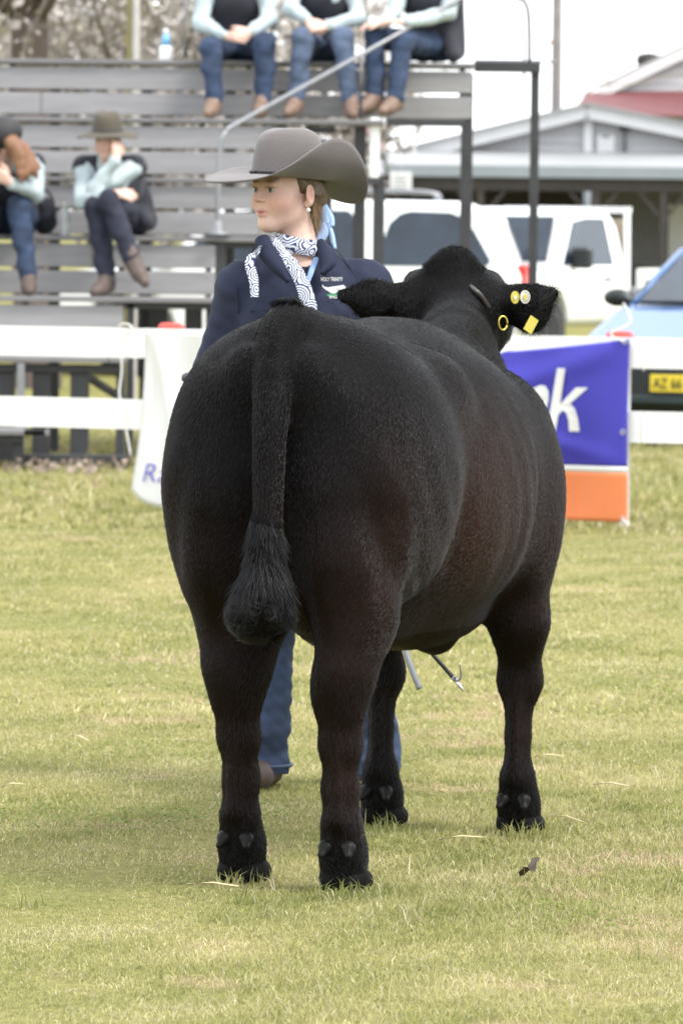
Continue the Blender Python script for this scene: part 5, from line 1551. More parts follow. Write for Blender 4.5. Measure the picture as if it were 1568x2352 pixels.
# scarf
def scarf_material():
    m = mat('patterned_scarf', (0.7, 0.72, 0.78), 0.75)
    N = m.node_tree.nodes; L = m.node_tree.links; b = N['Principled BSDF']
    tc = N.new('ShaderNodeTexCoord'); vo = N.new('ShaderNodeTexVoronoi'); vo.inputs['Scale'].default_value = 26
    L.new(tc.outputs['Object'], vo.inputs['Vector'])
    mu = N.new('ShaderNodeMath'); mu.operation = 'MULTIPLY'; mu.inputs[1].default_value = 38
    si = N.new('ShaderNodeMath'); si.operation = 'SINE'
    L.new(vo.outputs['Distance'], mu.inputs[0]); L.new(mu.outputs[0], si.inputs[0])
    rp = N.new('ShaderNodeValToRGB'); rp.color_ramp.elements[0].position = 0.42; rp.color_ramp.elements[0].color = (0.025, 0.035, 0.13, 1)
    rp.color_ramp.elements[1].position = 0.58; rp.color_ramp.elements[1].color = (0.72, 0.75, 0.82, 1)
    ad = N.new('ShaderNodeMath'); ad.operation = 'MULTIPLY_ADD'; ad.inputs[1].default_value = 0.5; ad.inputs[2].default_value = 0.5
    L.new(si.outputs[0], ad.inputs[0]); L.new(ad.outputs[0], rp.inputs['Fac']); L.new(rp.outputs['Color'], b.inputs['Base Color'])
    return m
M['scarf'] = scarf_material()
sc_path = []
for a in np.linspace(0, 2*math.pi, 26):
    sc_path.append(nk + np.array((math.sin(a)*0.066 - 0.006, 0.0 - math.cos(a)*0.070, 0.030 + 0.014*math.cos(a + 2.2))))
scf = thing('neck_scarf', 'navy and white circle patterned scarf knotted at the handler\'s neck', 'scarf', tuple(nk + np.array((0, -0.08, -0.2))))
obj('neck_band', ribbon(sc_path, [0.044]*26, (0, 0, 1.0), 0.006, 3), M['scarf'], scf, True)
F_ = Field(A(634, 568, HD - 0.11) - 0.06, A(634, 568, HD - 0.11) + 0.06, 0.004)
F_.ell(A(632, 566, HD - 0.10), (0.020, 0.016, 0.020), 0.01); F_.ell(A(645, 580, HD - 0.105), (0.014, 0.014, 0.018), 0.01)
obj('knot', F_.skin(), M['scarf'], scf, True)
obj('scarf_end', ribbon([A(628, 562, HD - 0.112), A(596, 574, HD - 0.135), A(574, 602, HD - 0.142), A(582, 640, HD - 0.150), A(585, 682, HD - 0.158)], [0.016, 0.022, 0.026, 0.026, 0.020], [(0.2, 0, 1), (0.4, 0, 1), (1, 0, 0.3), (1, 0, 0), (1, 0, 0.1)], 0.004), M['scarf'], scf, True)
obj('scarf_end', ribbon([A(642, 574, HD - 0.118), A(668, 604, HD - 0.145), A(690, 642, HD - 0.160), A(704, 680, HD - 0.168), A(716, 740, HD - 0.172)], [0.024, 0.034, 0.036, 0.040, 0.046], (0.85, 0, 0.5), 0.004), M['scarf'], scf, True)
# hair ribbon
M['ribbon'] = mat('pale_blue_ribbon', (0.32, 0.46, 0.72), 0.6, 0.2, 90, stretch=(6, 6, 0.3))
rb = thing('hair_ribbon', 'pale blue striped ribbon tied in the handler\'s hair', 'ribbon', tuple(A(745, 560, HD + 0.03)))
for pth, w in (([(738, 468), (745, 490), (748, 515)], 0.032), ([(746, 512), (742, 535), (730, 562)], 0.030), ([(752, 505), (762, 540), (768, 572)], 0.014), ([(744, 470), (758, 500), (760, 520)], 0.022)):
    thick(obj('loop' if w > 0.031 else 'streamer', ribbon([A(x, y, HD + 0.005) for x, y in pth], [w*0.7, w, w*0.9], (1, -0.3, 0.1), 0.006), M['ribbon'], rb, True), 0.001)
# jeans and boots
M['stitch'] = mat('hem_stitching', (0.035, 0.055, 0.10), 0.8)
F_ = Field((-0.5, HD - 0.32, 0.02), (0.35, HD + 0.3, 1.1), 0.0085)
F_.ell(Hh['pelvis'] - (0, 0, 0.02), (0.162, 0.112, 0.12), 0.04)
for s in 'LR':
    cu = Hh['an' + s] + (0, -0.01, -0.045)
    F_.chain([Hh['hip' + s], Hh['kn' + s], cu + (0, 0, 0.10), cu], [0.092, 0.070, 0.058, 0.066], 0.03)
    F_.put(lambda P_, z=cu[2] - 0.02: P_[..., 2] - z, (cu[0]-0.12, HD-0.3, -0.1), (cu[0]+0.12, HD+0.3, cu[2]-0.02), 0.004, sub=True)
V2_, F2_ = F_.skin(); n2_, _ = normals(V2_, F2_)
V2_ = V2_ + n2_*(0.0065*vnoise(V2_*np.array((1, 1, 1.4)), 24, 91) + 0.003*vnoise(V2_*np.array((1, 1, 2.2)), 50, 92))[:, None]*np.clip(1.1 - V2_[:, 2], 0.3, 1)[:, None]
jeans_o = obj('jeans', (V2_, F2_), M['denim'], hn, True)
for s in 'LR':
    a = Hh['an' + s]
    cu = a + (0, -0.01, -0.045)
    pts = [cu + (0.068*math.cos(q), 0.068*math.sin(q), 0.006) for q in np.linspace(0, 2*math.pi, 25)]
    obj('hem', tube(pts, 0.005, 6, False), M['stitch'], jeans_o, True)
    F_ = Field(a - (0.12, 0.30, 0.13), a + (0.12, 0.14, 0.14), 0.006)
    so = np.array((a[0], a[1], 0.038)); d_ = unit((-0.25 if s == 'L' else 0.15, -1, 0))
    F_.cone(a + (0, 0, 0.08), so + (0, 0, 0.03), 0.045, 0.045, 0.02)
    F_.cone(so - d_*0.04, so + d_*0.11, 0.036, 0.040, 0.03); F_.cone(so + d_*0.11, so + d_*0.175, 0.040, 0.024, 0.02)
    F_.put(lambda P_: P_[..., 2] - 0.002, (a[0]-0.2, a[1]-0.4, -0.2), (a[0]+0.2, a[1]+0.3, 0.0), 0.003, sub=True)
    obj('boot', F_.skin(), mat('brown_boot', (0.050, 0.032, 0.026), 0.6, 0.15, 20, 0.1, 60), hn, True)
# show stick and lead strap
M['stick'] = mat('show_stick_shaft', (0.05, 0.05, 0.055), 0.35, 0.3, 30, metal=0.4)
M['chrome'] = mat('polished_steel', (0.45, 0.45, 0.46), 0.3, 0.1, 30, metal=0.9)
sa, sbp = A(430, 868, 15.10), A(1046, 1563, 14.70)
stk = thing('show_stick', 'slim show stick with a hooked metal tip held low under the steer', 'stick', tuple(sbp))
sd2 = unit(sbp - sa)
obj('shaft', tube([sa, sbp], 0.0062, 8), M['stick'], stk, True)
obj('grip', (lambda: lathe([(0.004, -0.014), (0.014, -0.008), (0.016, 0), (0.014, 0.008), (0.004, 0.014)], sa, 12))(), M['stick'], stk, True)
obj('tip', tube([sbp - sd2*0.01, A(1054, 1573, 14.69), A(1064, 1588, 14.68)], [0.007, 0.006, 0.001], 8), M['chrome'], stk, True)
obj('hook', tube(smooth_path([A(1046, 1563, 14.70), A(1055, 1559, 14.69), A(1058, 1545, 14.685), A(1055, 1523, 14.68)], 5), list(np.linspace(0.006, 0.002, 16)), 8), M['chrome'], stk, True)
ld = obj('lead_strap', ribbon([A(880, 1150, 15.10), A(905, 1380, 15.05), A(930, 1490, 15.0), A(946, 1540, 14.98), A(964, 1583, 14.97)], [0.016]*5, (1, 0.2, 0), 0.003), M['strap_grey'], smooth=True)
thick(ld, 0.003)
tag(ld, 'grey leather lead strap hanging below the steer\'s belly', 'strap')

# ================================================================== vehicles
def poly_sdf(P2, poly):
    poly = np.array(poly, float); x, y = P2[..., 0], P2[..., 1]
    d = np.full(x.shape, 1e9); s = np.ones(x.shape)
    n = len(poly)
    for i in range(n):
        a, b = poly[i], poly[i-1]
        e0, e1 = b[0]-a[0], b[1]-a[1]
        w0, w1 = x - a[0], y - a[1]
        t = np.clip((w0*e0 + w1*e1)/(e0*e0 + e1*e1 + 1e-12), 0, 1)
        d = np.minimum(d, (w0 - e0*t)**2 + (w1 - e1*t)**2)
        c1 = y >= a[1]; c2 = y < b[1]; c3 = e0*w1 > e1*w0
        fl = (c1 & c2 & c3) | (~c1 & ~c2 & ~c3)
        s = np.where(fl, -s, s)
    return s*np.sqrt(d)
def car_shell(poly, width, res=0.03, rr=0.09, arches=()):
    """side outline (x forward, z) swept across the car; width(z) is the half width"""
    pl = np.array(poly)
    F_ = Field((pl[:, 0].min() - 0.15, -1.15, -0.05), (pl[:, 0].max() + 0.15, 1.15, pl[:, 1].max() + 0.15), res)
    P = F_.pts((slice(None),)*3)
    a = poly_sdf(P[..., [0, 2]], poly)
    b = np.abs(P[..., 1]) - width(P[..., 2], P[..., 0])
    ra, rb = a + rr, b + rr
    F_.F = (np.minimum(np.maximum(ra, rb), 0) + np.sqrt(np.maximum(ra, 0)**2 + np.maximum(rb, 0)**2) - rr).astype(np.float32)
    for x, z, r_ in arches:
        q = np.sqrt((P[..., 0] - x)**2 + (P[..., 2] - z)**2) - r_
        q = np.maximum(q, -(np.abs(P[..., 1]) - 0.52))
        F_.F = np.maximum(F_.F, -q.astype(np.float32))
    return F_.skin()
def placer(pos, yaw):
    M_ = rot_z(yaw)
    return lambda V: np.asarray(V, float) @ M_.T + np.array((pos[0], pos[1], 0.0))
def pane(poly, width, side, off=0.006):
    """glass panel lying on the body side; poly in (x, z)"""
    V = [(x, side*(width(np.array(z), np.array(x)) + off), z) for x, z in poly] + [(x, side*(width(np.array(z), np.array(x)) - 0.02), z) for x, z in poly]
    n = len(poly)
    return np.array(V, float), [tuple(range(n)), tuple(range(2*n-1, n-1, -1))] + [(i, i+n, (i+1) % n + n, (i+1) % n) for i in range(n)]
def quad_slab(c, t=0.012):
    c = np.array(c, float); n_ = unit(np.cross(c[1]-c[0], c[2]-c[0]))*t
    V = np.concatenate([c + n_, c - n_]); n = len(c)
    return V, [tuple(range(n)), tuple(range(2*n-1, n-1, -1))] + [(i, i+n, (i+1) % n + n, (i+1) % n) for i in range(n)]
def wheel(par, put, x, y, z, r_, w=0.22):
    s = 1 if y > 0 else -1
    prof = [(r_*0.60, -w/2), (r_*0.92, -w/2), (r_, -w/2 + 0.03), (r_, w/2 - 0.03), (r_*0.92, w/2), (r_*0.60, w/2)]
    V, F = lathe(prof, (0, 0, 0), 26, axis=1)
    wh = obj('wheel', (put(V + (x, y, z)), F), M['tyre'], par, True)
    V, F = lathe([(0.03, s*(w/2 - 0.01)), (r_*0.2, s*(w/2 - 0.015)), (r_*0.3, s*(w/2 - 0.05)), (r_*0.52, s*(w/2 - 0.03)), (r_*0.61, s*(w/2 + 0.004)), (r_*0.58, s*(w/2 - 0.06))], (0, 0, 0), 20, axis=1)
    obj('rim', (put(V + (x, y, z)), F), M['rim'], wh, True)

# --- white four wheel drive, rear half to the right of the handler
wsuv = lambda z, x: 0.93 - 0.20*np.clip((z - 1.02)/0.8, 0, 1)**1.2
suv_poly = [(2.35, 0.45), (2.38, 0.85), (2.25, 1.02), (1.15, 1.12), (0.55, 1.70), (0.1, 1.78), (-1.85, 1.76), (-2.2, 1.62), (-2.42, 1.05), (-2.45, 0.48), (-2.3, 0.38), (2.2, 0.36)]
p_ = at(1190, 640, 56.0)
put = placer((p_[0] - 2.33, 56.9), math.pi - 0.05)
suv = thing('parked_car', 'white four wheel drive with roof racks parked side-on beyond the stand', 'car', (p_[0] - 2.3, 56.9, 0))
V, F = car_shell(suv_poly, wsuv, 0.032, 0.10, [(1.45, 0.40, 0.46), (-1.45, 0.40, 0.46)])
obj('body', (put(V), F), M['white_car'], suv, True)
for sd_ in (1, -1):
    for pl in ([(1.0, 1.16), (0.5, 1.60), (0.42, 1.64), (0.05, 1.66), (0.05, 1.13)], [(-0.05, 1.16), (-0.05, 1.62), (-0.10, 1.66), (-0.68, 1.66), (-0.74, 1.62), (-0.80, 1.16), (-0.76, 1.12), (-0.10, 1.12)], [(-1.02, 1.16), (-1.05, 1.40), (-1.10, 1.54), (-1.20, 1.63), (-1.30, 1.66), (-1.70, 1.65), (-1.82, 1.60), (-1.93, 1.48), (-2.10, 1.18), (-2.06, 1.12), (-1.06, 1.12)]):
        obj('window', (lambda q: (put(q[0]), q[1]))(pane(pl, wsuv, sd_)), M['glass_car'], suv)
    for xs in (0.85, -1.85):
        pass
    rail = smooth_path([(0.35, sd_*0.60, 1.77), (0.28, sd_*0.60, 1.85), (-0.6, sd_*0.60, 1.86), (-1.45, sd_*0.60, 1.85), (-1.55, sd_*0.60, 1.75)], 5)
    V, F = tube(rail, 0.022, 8); obj('roof_rack', (put(V), F), M['steel_gal'], suv, True)
    V, F = box((-2.44, sd_*0.72 - 0.09, 0.85), (-2.20, sd_*0.83 + 0.06, 1.14), 0.02); obj('tail_light', (put(V), F), M['red_lens'], suv)
    V, F = box((1.0, sd_*0.95 - 0.1, 1.1), (1.16, sd_*0.95 + 0.14, 1.28), 0.03); obj('mirror', (put(V), F), M['black_trim'], suv)
    V, F = box((-0.3, sd_*0.935 - 0.02, 1.0), (-0.12, sd_*0.935 + 0.02, 1.04), 0.005); obj('door_handle', (put(V), F), M['white_car'], suv)
    for x in (1.45, -1.45): wheel(suv, put, x, sd_*0.80, 0.38, 0.38)
V, F = box((-2.56, -0.85, 0.42), (-2.38, 0.85, 0.62), 0.04); obj('bumper', (put(V), F), M['white_car'], suv)
# --- white tray-back utility, turned towards us
wute = lambda z, x: 0.86 - 0.17*np.clip((z - 1.0)/0.75, 0, 1)**1.2
ute_poly = [(2.5, 0.42), (2.52, 0.80), (2.4, 0.98), (1.45, 1.08), (0.85, 1.66), (0.5, 1.74), (-0.35, 1.72), (-0.5, 1.55), (-0.52, 0.42)]
p_ = at(1236, 700, 64.0)
YAWU = -math.pi/2 - 0.45
put = placer((p_[0] + 0.02, 64.2), YAWU)
ute = thing('utility_truck', 'white tray-back utility parked nose towards the ring beside the hall', 'truck', (p_[0], 64.2, 0))
V, F = car_shell(ute_poly, wute, 0.032, 0.13, [(1.55, 0.38, 0.44)])
obj('cab', (put(V), F), M['white_car'], ute, True)
for sd_ in (1, -1):
    obj('window', (lambda q: (put(q[0]), q[1]))(pane([(1.3, 1.10), (0.80, 1.58), (0.42, 1.62), (-0.1, 1.62), (-0.12, 1.10)], wute, sd_)), M['glass_car'], ute)
    V, F = box((0.98, sd_*0.93 - 0.09, 1.06), (1.10, sd_*0.93 + 0.15, 1.30), 0.03); obj('mirror', (put(V), F), M['black_trim'], ute)
    V, F = box((0.0, sd_*0.865 - 0.02, 0.93), (0.16, sd_*0.865 + 0.015, 0.96), 0.004); obj('door_handle', (put(V), F), M['black_trim'], ute)
    wheel(ute, put, 1.55, sd_*0.74, 0.36, 0.36); wheel(ute, put, -1.10, sd_*0.76, 0.36, 0.36, 0.26)
    for x in (-0.62,):
        V, F = bar((x, sd_*0.8, 0.78), (x - 0.12, sd_*0.74, 1.72), 0.07); obj('headboard_post', (put(V), F), M['white_car'], ute)
    V, F = box((-1.9, sd_*0.90 - 0.02, 0.84), (-0.70, sd_*0.90 + 0.02, 1.06)); side = obj('tray_side', (put(V), F), M['white_car'], ute)
    for k in range(3):
        V, F = box((-1.8 + k*0.36, sd_*0.90 + (0.022 if sd_ > 0 else -0.03), 0.87), (-1.58 + k*0.36, sd_*0.90 + (0.03 if sd_ > 0 else -0.022), 0.93)); obj('slot', (put(V), F), M['black_trim'], side)
    V, F = box((2.40, sd_*0.62 - 0.14, 0.72), (2.535, sd_*0.62 + 0.14, 0.90), 0.03); obj('headlight', (put(V), F), M['chrome'], ute)
V, F = box((-1.9, -0.90, 0.76), (-0.6, 0.90, 0.83)); obj('tray', (put(V), F), M['steel_gal'], ute)
V, F = bar((-0.74, -0.78, 1.72), (-0.74, 0.78, 1.72), 0.07); obj('headboard', (put(V), F), M['white_car'], ute)
V, F = box((-0.68, -0.72, 0.85), (-0.64, 0.72, 1.62)); obj('headboard_mesh', (put(V), F), mat('dusty_mesh', (0.30, 0.25, 0.19), 0.9), ute)
V, F = box((2.44, -0.84, 0.40), (2.62, 0.84, 0.60), 0.05); obj('bumper', (put(V), F), M['black_trim'], ute)
wsq = [(1.36, -0.70, 1.12), (1.36, 0.70, 1.12), (0.93, 0.60, 1.60), (0.93, -0.60, 1.60)]
V, F = quad_slab(np.array(wsq) + (0.05, 0, 0.03)); obj('windscreen', (put(V), F), M['glass_car'], ute)
# --- light blue sedan facing the ring at the right edge
wsed = lambda z, x: (0.83 - 0.20*np.clip((z - 0.92)/0.5, 0, 1)**1.1) - 0.10*np.clip((np.abs(x) - 1.7)/0.6, 0, 1)**2
sed_poly = [(2.12, 0.30), (2.16, 0.55), (2.08, 0.70), (1.25, 0.93), (0.95, 0.97), (0.20, 1.35), (-0.15, 1.40), (-0.75, 1.38), (-1.45, 1.03), (-2.05, 0.98), (-2.15, 0.6), (-2.1, 0.28)]
p_ = at(1556, 890, 39.4)
put = placer((p_[0] + 2.2*math.sin(0.36), 39.4 + 2.2*math.cos(0.36)), -math.pi/2 - 0.36)
sed = thing('parked_car', 'light blue sedan with a yellow number plate parked behind the fence', 'car', (p_[0] + 0.7, 41.5, 0))
V, F = car_shell(sed_poly, wsed, 0.026, 0.10, [(1.32, 0.30, 0.35), (-1.3, 0.30, 0.35)])
obj('body', (put(V), F), M['blue_car'], sed, True)
V, F = quad_slab([(1.02, -0.66, 0.985), (1.02, 0.66, 0.985), (0.30, 0.54, 1.345), (0.30, -0.54, 1.345)], 0.014); obj('windscreen', (put(V), F), M['glass_car'], sed)
V, F = box((2.02, -0.80, 0.24), (2.24, 0.80, 0.60), 0.06); bumper = obj('bumper', (put(V), F), M['black_trim'], sed)
V, F = box((2.15, -0.66, 0.30), (2.25, 0.66, 0.36), 0.01); obj('bumper_strip', (put(V), F), mat('dark_teal_trim', (0.02, 0.035, 0.04), 0.35), bumper)
for sd_ in (1, -1):
    obj('window', (lambda q: (put(q[0]), q[1]))(pane([(0.80, 1.0), (0.22, 1.29), (-0.35, 1.32), (-0.35, 1.0)], wsed, sd_)), M['glass_car'], sed)
    obj('window', (lambda q: (put(q[0]), q[1]))(pane([(-0.42, 1.0), (-0.42, 1.32), (-0.75, 1.30), (-1.2, 1.0)], wsed, sd_)), M['glass_car'], sed)
    V, F = tube([(1.03, sd_*0.69, 0.985), (0.66, sd_*0.635, 1.18), (0.28, sd_*0.575, 1.36)], 0.024, 8); obj('pillar_trim', (put(V), F), M['blue_car'], sed, True)
    fm = Field((0.6, sd_*0.90 - 0.2, 0.85), (1.0, sd_*0.90 + 0.2, 1.2), 0.012)
    fm.ell((0.80, sd_*0.90, 1.015), (0.06, 0.105, 0.065), 0.02); fm.cone((0.82, sd_*0.72, 0.97), (0.81, sd_*0.84, 1.0), 0.025, 0.03, 0.03)
    obj('mirror', (lambda q: (put(q[0]), q[1]))(fm.skin()), M['black_trim'], sed, True)
    V, F = box((1.98, sd_*0.58 - 0.16, 0.60), (2.13, sd_*0.58 + 0.16, 0.71), 0.03); obj('headlight', (put(V), F), M['chrome'], sed)
    for x in (1.32, -1.3): wheel(sed, put, x, sd_*0.73, 0.30, 0.30, 0.19)
V, F = tube([(1.05, -0.5, 0.992), (0.98, -0.1, 1.0), (0.96, 0.45, 1.03)], 0.012, 6); obj('wiper', (put(V), F), M['black_trim'], sed, True)
pl_ = box((2.245, -0.186, 0.385), (2.258, 0.186, 0.505), 0.003)
plate_o = obj('number_plate', (put(pl_[0]), pl_[1]), M['plate'], sed)
Vt, Ft = text_vf('AZ 66 UL', 0.105, 0, 0.0012, 0.001, 'CENTER')
Vt = np.array(Vt); sx = 0.165/abs(Vt[:, 0]).max()
V = np.stack([2.2605 + Vt[:, 2], -Vt[:, 0]*sx*-1, 0.408 + Vt[:, 1]], 1)
obj('plate_lettering', (put(V), Ft), M['ink'], plate_o)

# ================================================================== the lawn
M['blade'] = mat('grass_blades', (0.2, 0.2, 0.06), 0.65, 0.1, 6, spec=0.25, attr='tint')
def add_translucent(m, fac):
    N = m.node_tree.nodes; L = m.node_tree.links
    b = N['Principled BSDF']; o = [n for n in N if n.type == 'OUTPUT_MATERIAL'][0]
    tr = N.new('ShaderNodeBsdfTranslucent'); mx = N.new('ShaderNodeMixShader'); mx.inputs['Fac'].default_value = fac
    L.new(b.inputs['Base Color'].links[0].from_socket, tr.inputs['Color'])
    L.new(b.outputs['BSDF'], mx.inputs[1]); L.new(tr.outputs['BSDF'], mx.inputs[2]); L.new(mx.outputs['Shader'], o.inputs['Surface'])
add_translucent(M['blade'], 0.42)
def pnoise(x, y, sc, seed):
    r_ = np.random.default_rng(seed); o = np.zeros(len(x))
    for _ in range(8):
        a = r_.uniform(0, 6.28); k = sc*r_.uniform(0.6, 1.6); o += np.sin(k*(x*math.cos(a) + y*math.sin(a)) + r_.uniform(0, 6.28))
    return o/8**0.5
GREEN = np.array([0.215, 0.24, 0.075]); OLIVE = np.array([0.380, 0.36, 0.150]); DRY = np.array([0.55, 0.49, 0.285]); STRAW = np.array([0.60, 0.54, 0.38])
def blades(x, y, hgt, wid, lean, rg_, green_bias=0.0):
    n = len(x)
    a = rg_.uniform(0, 2*math.pi, n); b = a + rg_.uniform(-1.2, 1.2, n)
    h = hgt*rg_.uniform(0.5, 1.25, n); w = wid*rg_.uniform(0.7, 1.3, n); ln = lean*rg_.uniform(0.2, 1.6, n)*h
    p0 = np.stack([x, y, np.full(n, -0.004)], 1)
    sv = np.stack([np.cos(b), np.sin(b), np.zeros(n)], 1)*w[:, None]*0.5
    dv = np.stack([np.cos(a), np.sin(a), np.zeros(n)], 1)
    p1 = p0 + dv*(ln*0.35)[:, None] + np.array([0, 0, 1.0])*(h*0.62)[:, None]
    p2 = p0 + dv*ln[:, None] + np.array([0, 0, 1.0])*(h*np.clip(1 - 0.25*(ln/h), 0.45, 1))[:, None]
    V = np.stack([p0 - sv, p0 + sv, p1 + sv*0.8, p1 - sv*0.8, p2], 1).reshape(-1, 3)
    i = np.arange(n)*5
    T1 = np.stack([i, i+1, i+2], 1); T2 = np.stack([i, i+2, i+3], 1); T3 = np.stack([i+3, i+2, i+4], 1)
    big = pnoise(x, y, 1.5, 101)*0.2 + pnoise(x, y, 4.5, 102)*0.5 + pnoise(x, y, 12, 103)*0.6
    g_ = np.clip(0.44 + 0.26*big + rg_.normal(size=n)*0.20 - green_bias, 0, 1)
    c = np.where(g_[:, None] < 0.5, GREEN + (OLIVE - GREEN)*(g_*2)[:, None], OLIVE + (DRY - OLIVE)*(g_*2 - 1)[:, None])
    dead = np.clip((pnoise(x, y, 6, 130) + 0.7*pnoise(x, y, 15, 131) - 0.95)*1.1, 0, 0.85)*(rg_.random(n) < 0.8)
    c = c*(1 - dead[:, None]) + np.array([0.56, 0.43, 0.29])*dead[:, None]
    st = rg_.random(n) < 0.07
    c[st] = STRAW*rg_.uniform(0.7, 1.1, st.sum())[:, None]
    c = c*rg_.uniform(0.75, 1.2, n)[:, None]
    return V, np.concatenate([T1, T2, T3]), np.repeat(c, 5, 0)
def lawn(name, y0, y1, dens, hgt, wid, lean, seed, margin):
    rg_ = np.random.default_rng(seed)
    area = (y1 - y0)*2*(y1*0.0605 + margin); n = int(area*dens)
    y = rg_.uniform(y0, y1, n); x = rg_.uniform(-1, 1, n)*(y1*0.0605 + margin)
    # tussocks: pull some blades towards clump centres
    m = int(n/26); cx = rg_.uniform(-1, 1, m)*(y1*0.0605 + margin); cy = rg_.uniform(y0, y1, m)
    pick = rg_.random(n) < 0.42; k = rg_.integers(0, m, n); r_ = rg_.normal(size=(n, 2))*0.018
    x = np.where(pick, cx[k] + r_[:, 0], x); y = np.where(pick, cy[k] + r_[:, 1], y)
    keep = np.ones(n, bool)
    bare = pnoise(x, y, 7, 110) + 0.5*pnoise(x, y, 18, 111)
    keep &= ~((bare > 1.75) & (rg_.random(n) < 0.7))
    for s, l, fw in legs_h + legs_f:
        c = c2w(np.array((l, fw + 0.03, 0.0)))
        keep &= ~(np.hypot(x - c[0], y - c[1]) < 0.055)
    x, y = x[keep], y[keep]
    hv = hgt*(1 + 0.25*pnoise(x, y, 3.2, 112) - 0.25*np.clip(pnoise(x, y, 6, 130) + 0.7*pnoise(x, y, 15, 131) - 0.9, 0, 2)).clip(0.3, 1.6)
    tall = rg_.random(len(x)) < 0.012
    hv = np.where(tall, hv*2.3, hv)
    V, F, c = blades(x, y, hv, wid, lean, rg_)
    o = obj(name, (V, F), M['blade'], loc=(0, (y0 + y1)/2, 0))
    color_attr(o.data, 'tint', c)
    tag(o, kind='stuff')
    return o
tag(lawn('lawn_grass', 9.6, 13.0, 19000, 0.019, 0.0026, 0.9, 201, 0.30), 'short sunlit lawn grass in the foreground and under the steer', 'grass')
tag(lawn('lawn_grass', 13.0, 17.5, 11000, 0.019, 0.0032, 0.9, 202, 0.35), 'short lawn grass around the feet of the handler', 'grass')
tag(lawn('lawn_grass', 17.5, 28.0, 3000, 0.022, 0.0055, 0.9, 203, 0.5), 'short lawn grass running back to the white fence', 'grass')
tag(lawn('lawn_grass', 28.0, 46.0, 700, 0.05, 0.012, 0.8, 204, 0.8), 'longer grass growing beyond the fence and under the stand', 'grass')
# broad-leaved weeds, taller tufts
rgw = np.random.default_rng(31)
def clover(n_patch, seed):
    rg_ = np.random.default_rng(seed); X = []; Y = []
    spots = [ground_at(*p) for p in ((250, 1905), (420, 1890), (60, 1880), (300, 1730), (480, 1745), (1010, 1690), (620, 1880), (1480, 1600), (120, 1900), (350, 1895), (560, 1600), (1300, 2110), (900, 1830))]
    V = []; C = []
    for s in spots:
        for _ in range(n_patch):
            p = s + np.array([rg_.normal()*0.09, rg_.normal()*0.20, rg_.uniform(0.010, 0.03)])
            for q in range(3):
                a = q*2.09 + rg_.uniform(0, 1); L = rg_.uniform(0.006, 0.010)
                d_ = np.array([math.cos(a), math.sin(a), rg_.uniform(-0.3, 0.6)]); e_ = np.array([-math.sin(a), math.cos(a), 0])
                V += [p, p + d_*L*0.6 + e_*L*0.55, p + d_*L*1.3, p + d_*L*0.6 - e_*L*0.55]
                C += [np.array([0.19, 0.235, 0.055])*rg_.uniform(0.7, 1.25)]*4
    o = obj('clover', (np.array(V), np.arange(len(V)).reshape(-1, 4)), M['blade'])
    color_attr(o.data, 'tint', np.array(C)); tag(o, 'low green clover and weeds growing in patches through the lawn', 'weeds', kind='stuff')
clover(90, 41)
TX, TYY = [], []
for p in [(560, 2075), (740, 2062), (790, 2066), (845, 2062), (600, 2040), (520, 2038), (1180, 1925), (1235, 1928), (880, 1905), (330, 2020), (900, 2100), (860, 2130), (940, 2120), (1250, 2050), (640, 2110), (500, 2120), (1500, 2200), (60, 2080)]:
    g = ground_at(*p); m_ = 26
    TX.append(g[0] + rgw.normal(size=m_)*0.022); TYY.append(g[1] - 0.02 + rgw.normal(size=m_)*0.03)
V, F, c = blades(np.concatenate(TX), np.concatenate(TYY), np.full(sum(map(len, TX)), 0.052), 0.0034, 0.6, rgw, 0.15)
o = obj('grass_tufts', (V, F), M['blade']); color_attr(o.data, 'tint', c); tag(o, 'taller grass tufts growing around the hooves', 'grass', kind='stuff')
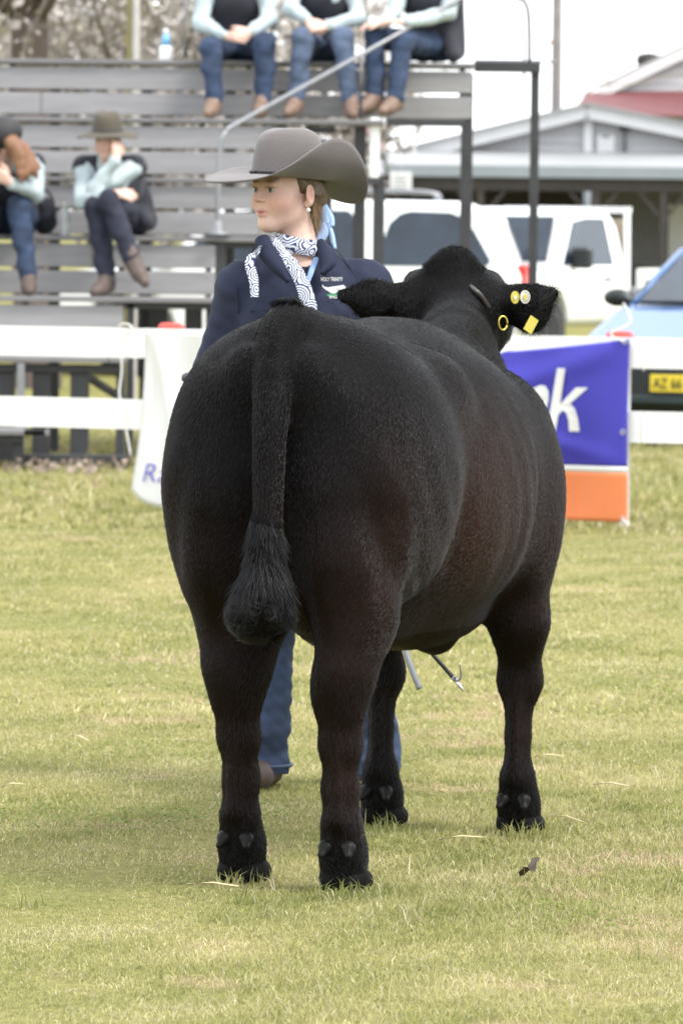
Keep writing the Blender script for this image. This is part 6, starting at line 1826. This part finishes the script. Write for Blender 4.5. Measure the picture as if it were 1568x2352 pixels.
# fallen straw, dead leaves
M['straw'] = mat('dry_straw', (0.55, 0.46, 0.27), 0.7, 0.15, 30)
for (x0, y0, x1, y1, lab) in ((1005, 1949, 1108, 1947, 'long pale straw lying on the grass between the steer\'s front feet'), (1265, 1893, 1335, 1911, 'pale straw lying right of the steer\'s front hoof'),
                              (430, 2053, 548, 2062, 'pale straw lying in front of the left hind hoof'), (0, 1826, 58, 1824, 'pale straw lying at the left edge of the lawn'),
                              (160, 1706, 205, 1722, 'bent pale straw lying far left of the steer'), (1222, 1757, 1290, 1757, 'pale straw lying behind the right front leg'), (1362, 1820, 1440, 1827, 'pale straw lying on the lawn near the right edge')):
    a, b = ground_at(x0, y0), ground_at(x1, y1)
    a[2] = 0.022; b[2] = 0.026
    tag(obj('straw_stalk', tube([a, (a+b)/2 + (0, 0, 0.006), b], [0.0022, 0.0025, 0.0018], 6), M['straw'], smooth=True), lab, 'straw', 'straw stalks fallen on the lawn')
M['dead_leaf'] = mat('dead_leaf', (0.075, 0.055, 0.04), 0.8, 0.3, 30)
g = ground_at(1213, 2022); Vl = []; 
for k in range(14):
    a = 2*math.pi*k/14; r_ = (0.020 + 0.006*math.sin(5*a))*(1.2 if k % 2 else 0.9)
    Vl.append(g + (r_*math.cos(a), 1.6*r_*math.sin(a), 0.030 + 0.014*math.sin(2*a) + 0.012*math.cos(a)))
Vl.append(g + (0, 0, 0.024))
tag(thick(obj('dead_leaf', (np.array(Vl), [(k, (k+1) % 14, 14) for k in range(14)]), M['dead_leaf']), 0.001), 'curled dark dead leaf on the lawn right of the hind feet', 'leaf')
# litter of pale leaves along the foot of the stand
rg_ = np.random.default_rng(51); Vl = []
for k in range(150):
    p = np.array((rg_.uniform(xp(20, 34.5), xp(300, 34.5)), rg_.uniform(33.6, 34.9), rg_.uniform(0.03, 0.07)))
    u = unit(rg_.normal(size=3)); v = unit(np.cross(u, rg_.normal(size=3))); s = rg_.uniform(0.012, 0.035)
    Vl += [p - u*s, p - v*s*.6, p + u*s, p + v*s*.6]
o = obj('leaf_litter', (np.array(Vl), np.arange(len(Vl)).reshape(-1, 4)), mat('pale_litter', (0.26, 0.20, 0.16), 0.8, 0.4, 9)); tag(o, 'pale fallen leaves along the foot of the stand', 'leaves', kind='stuff')
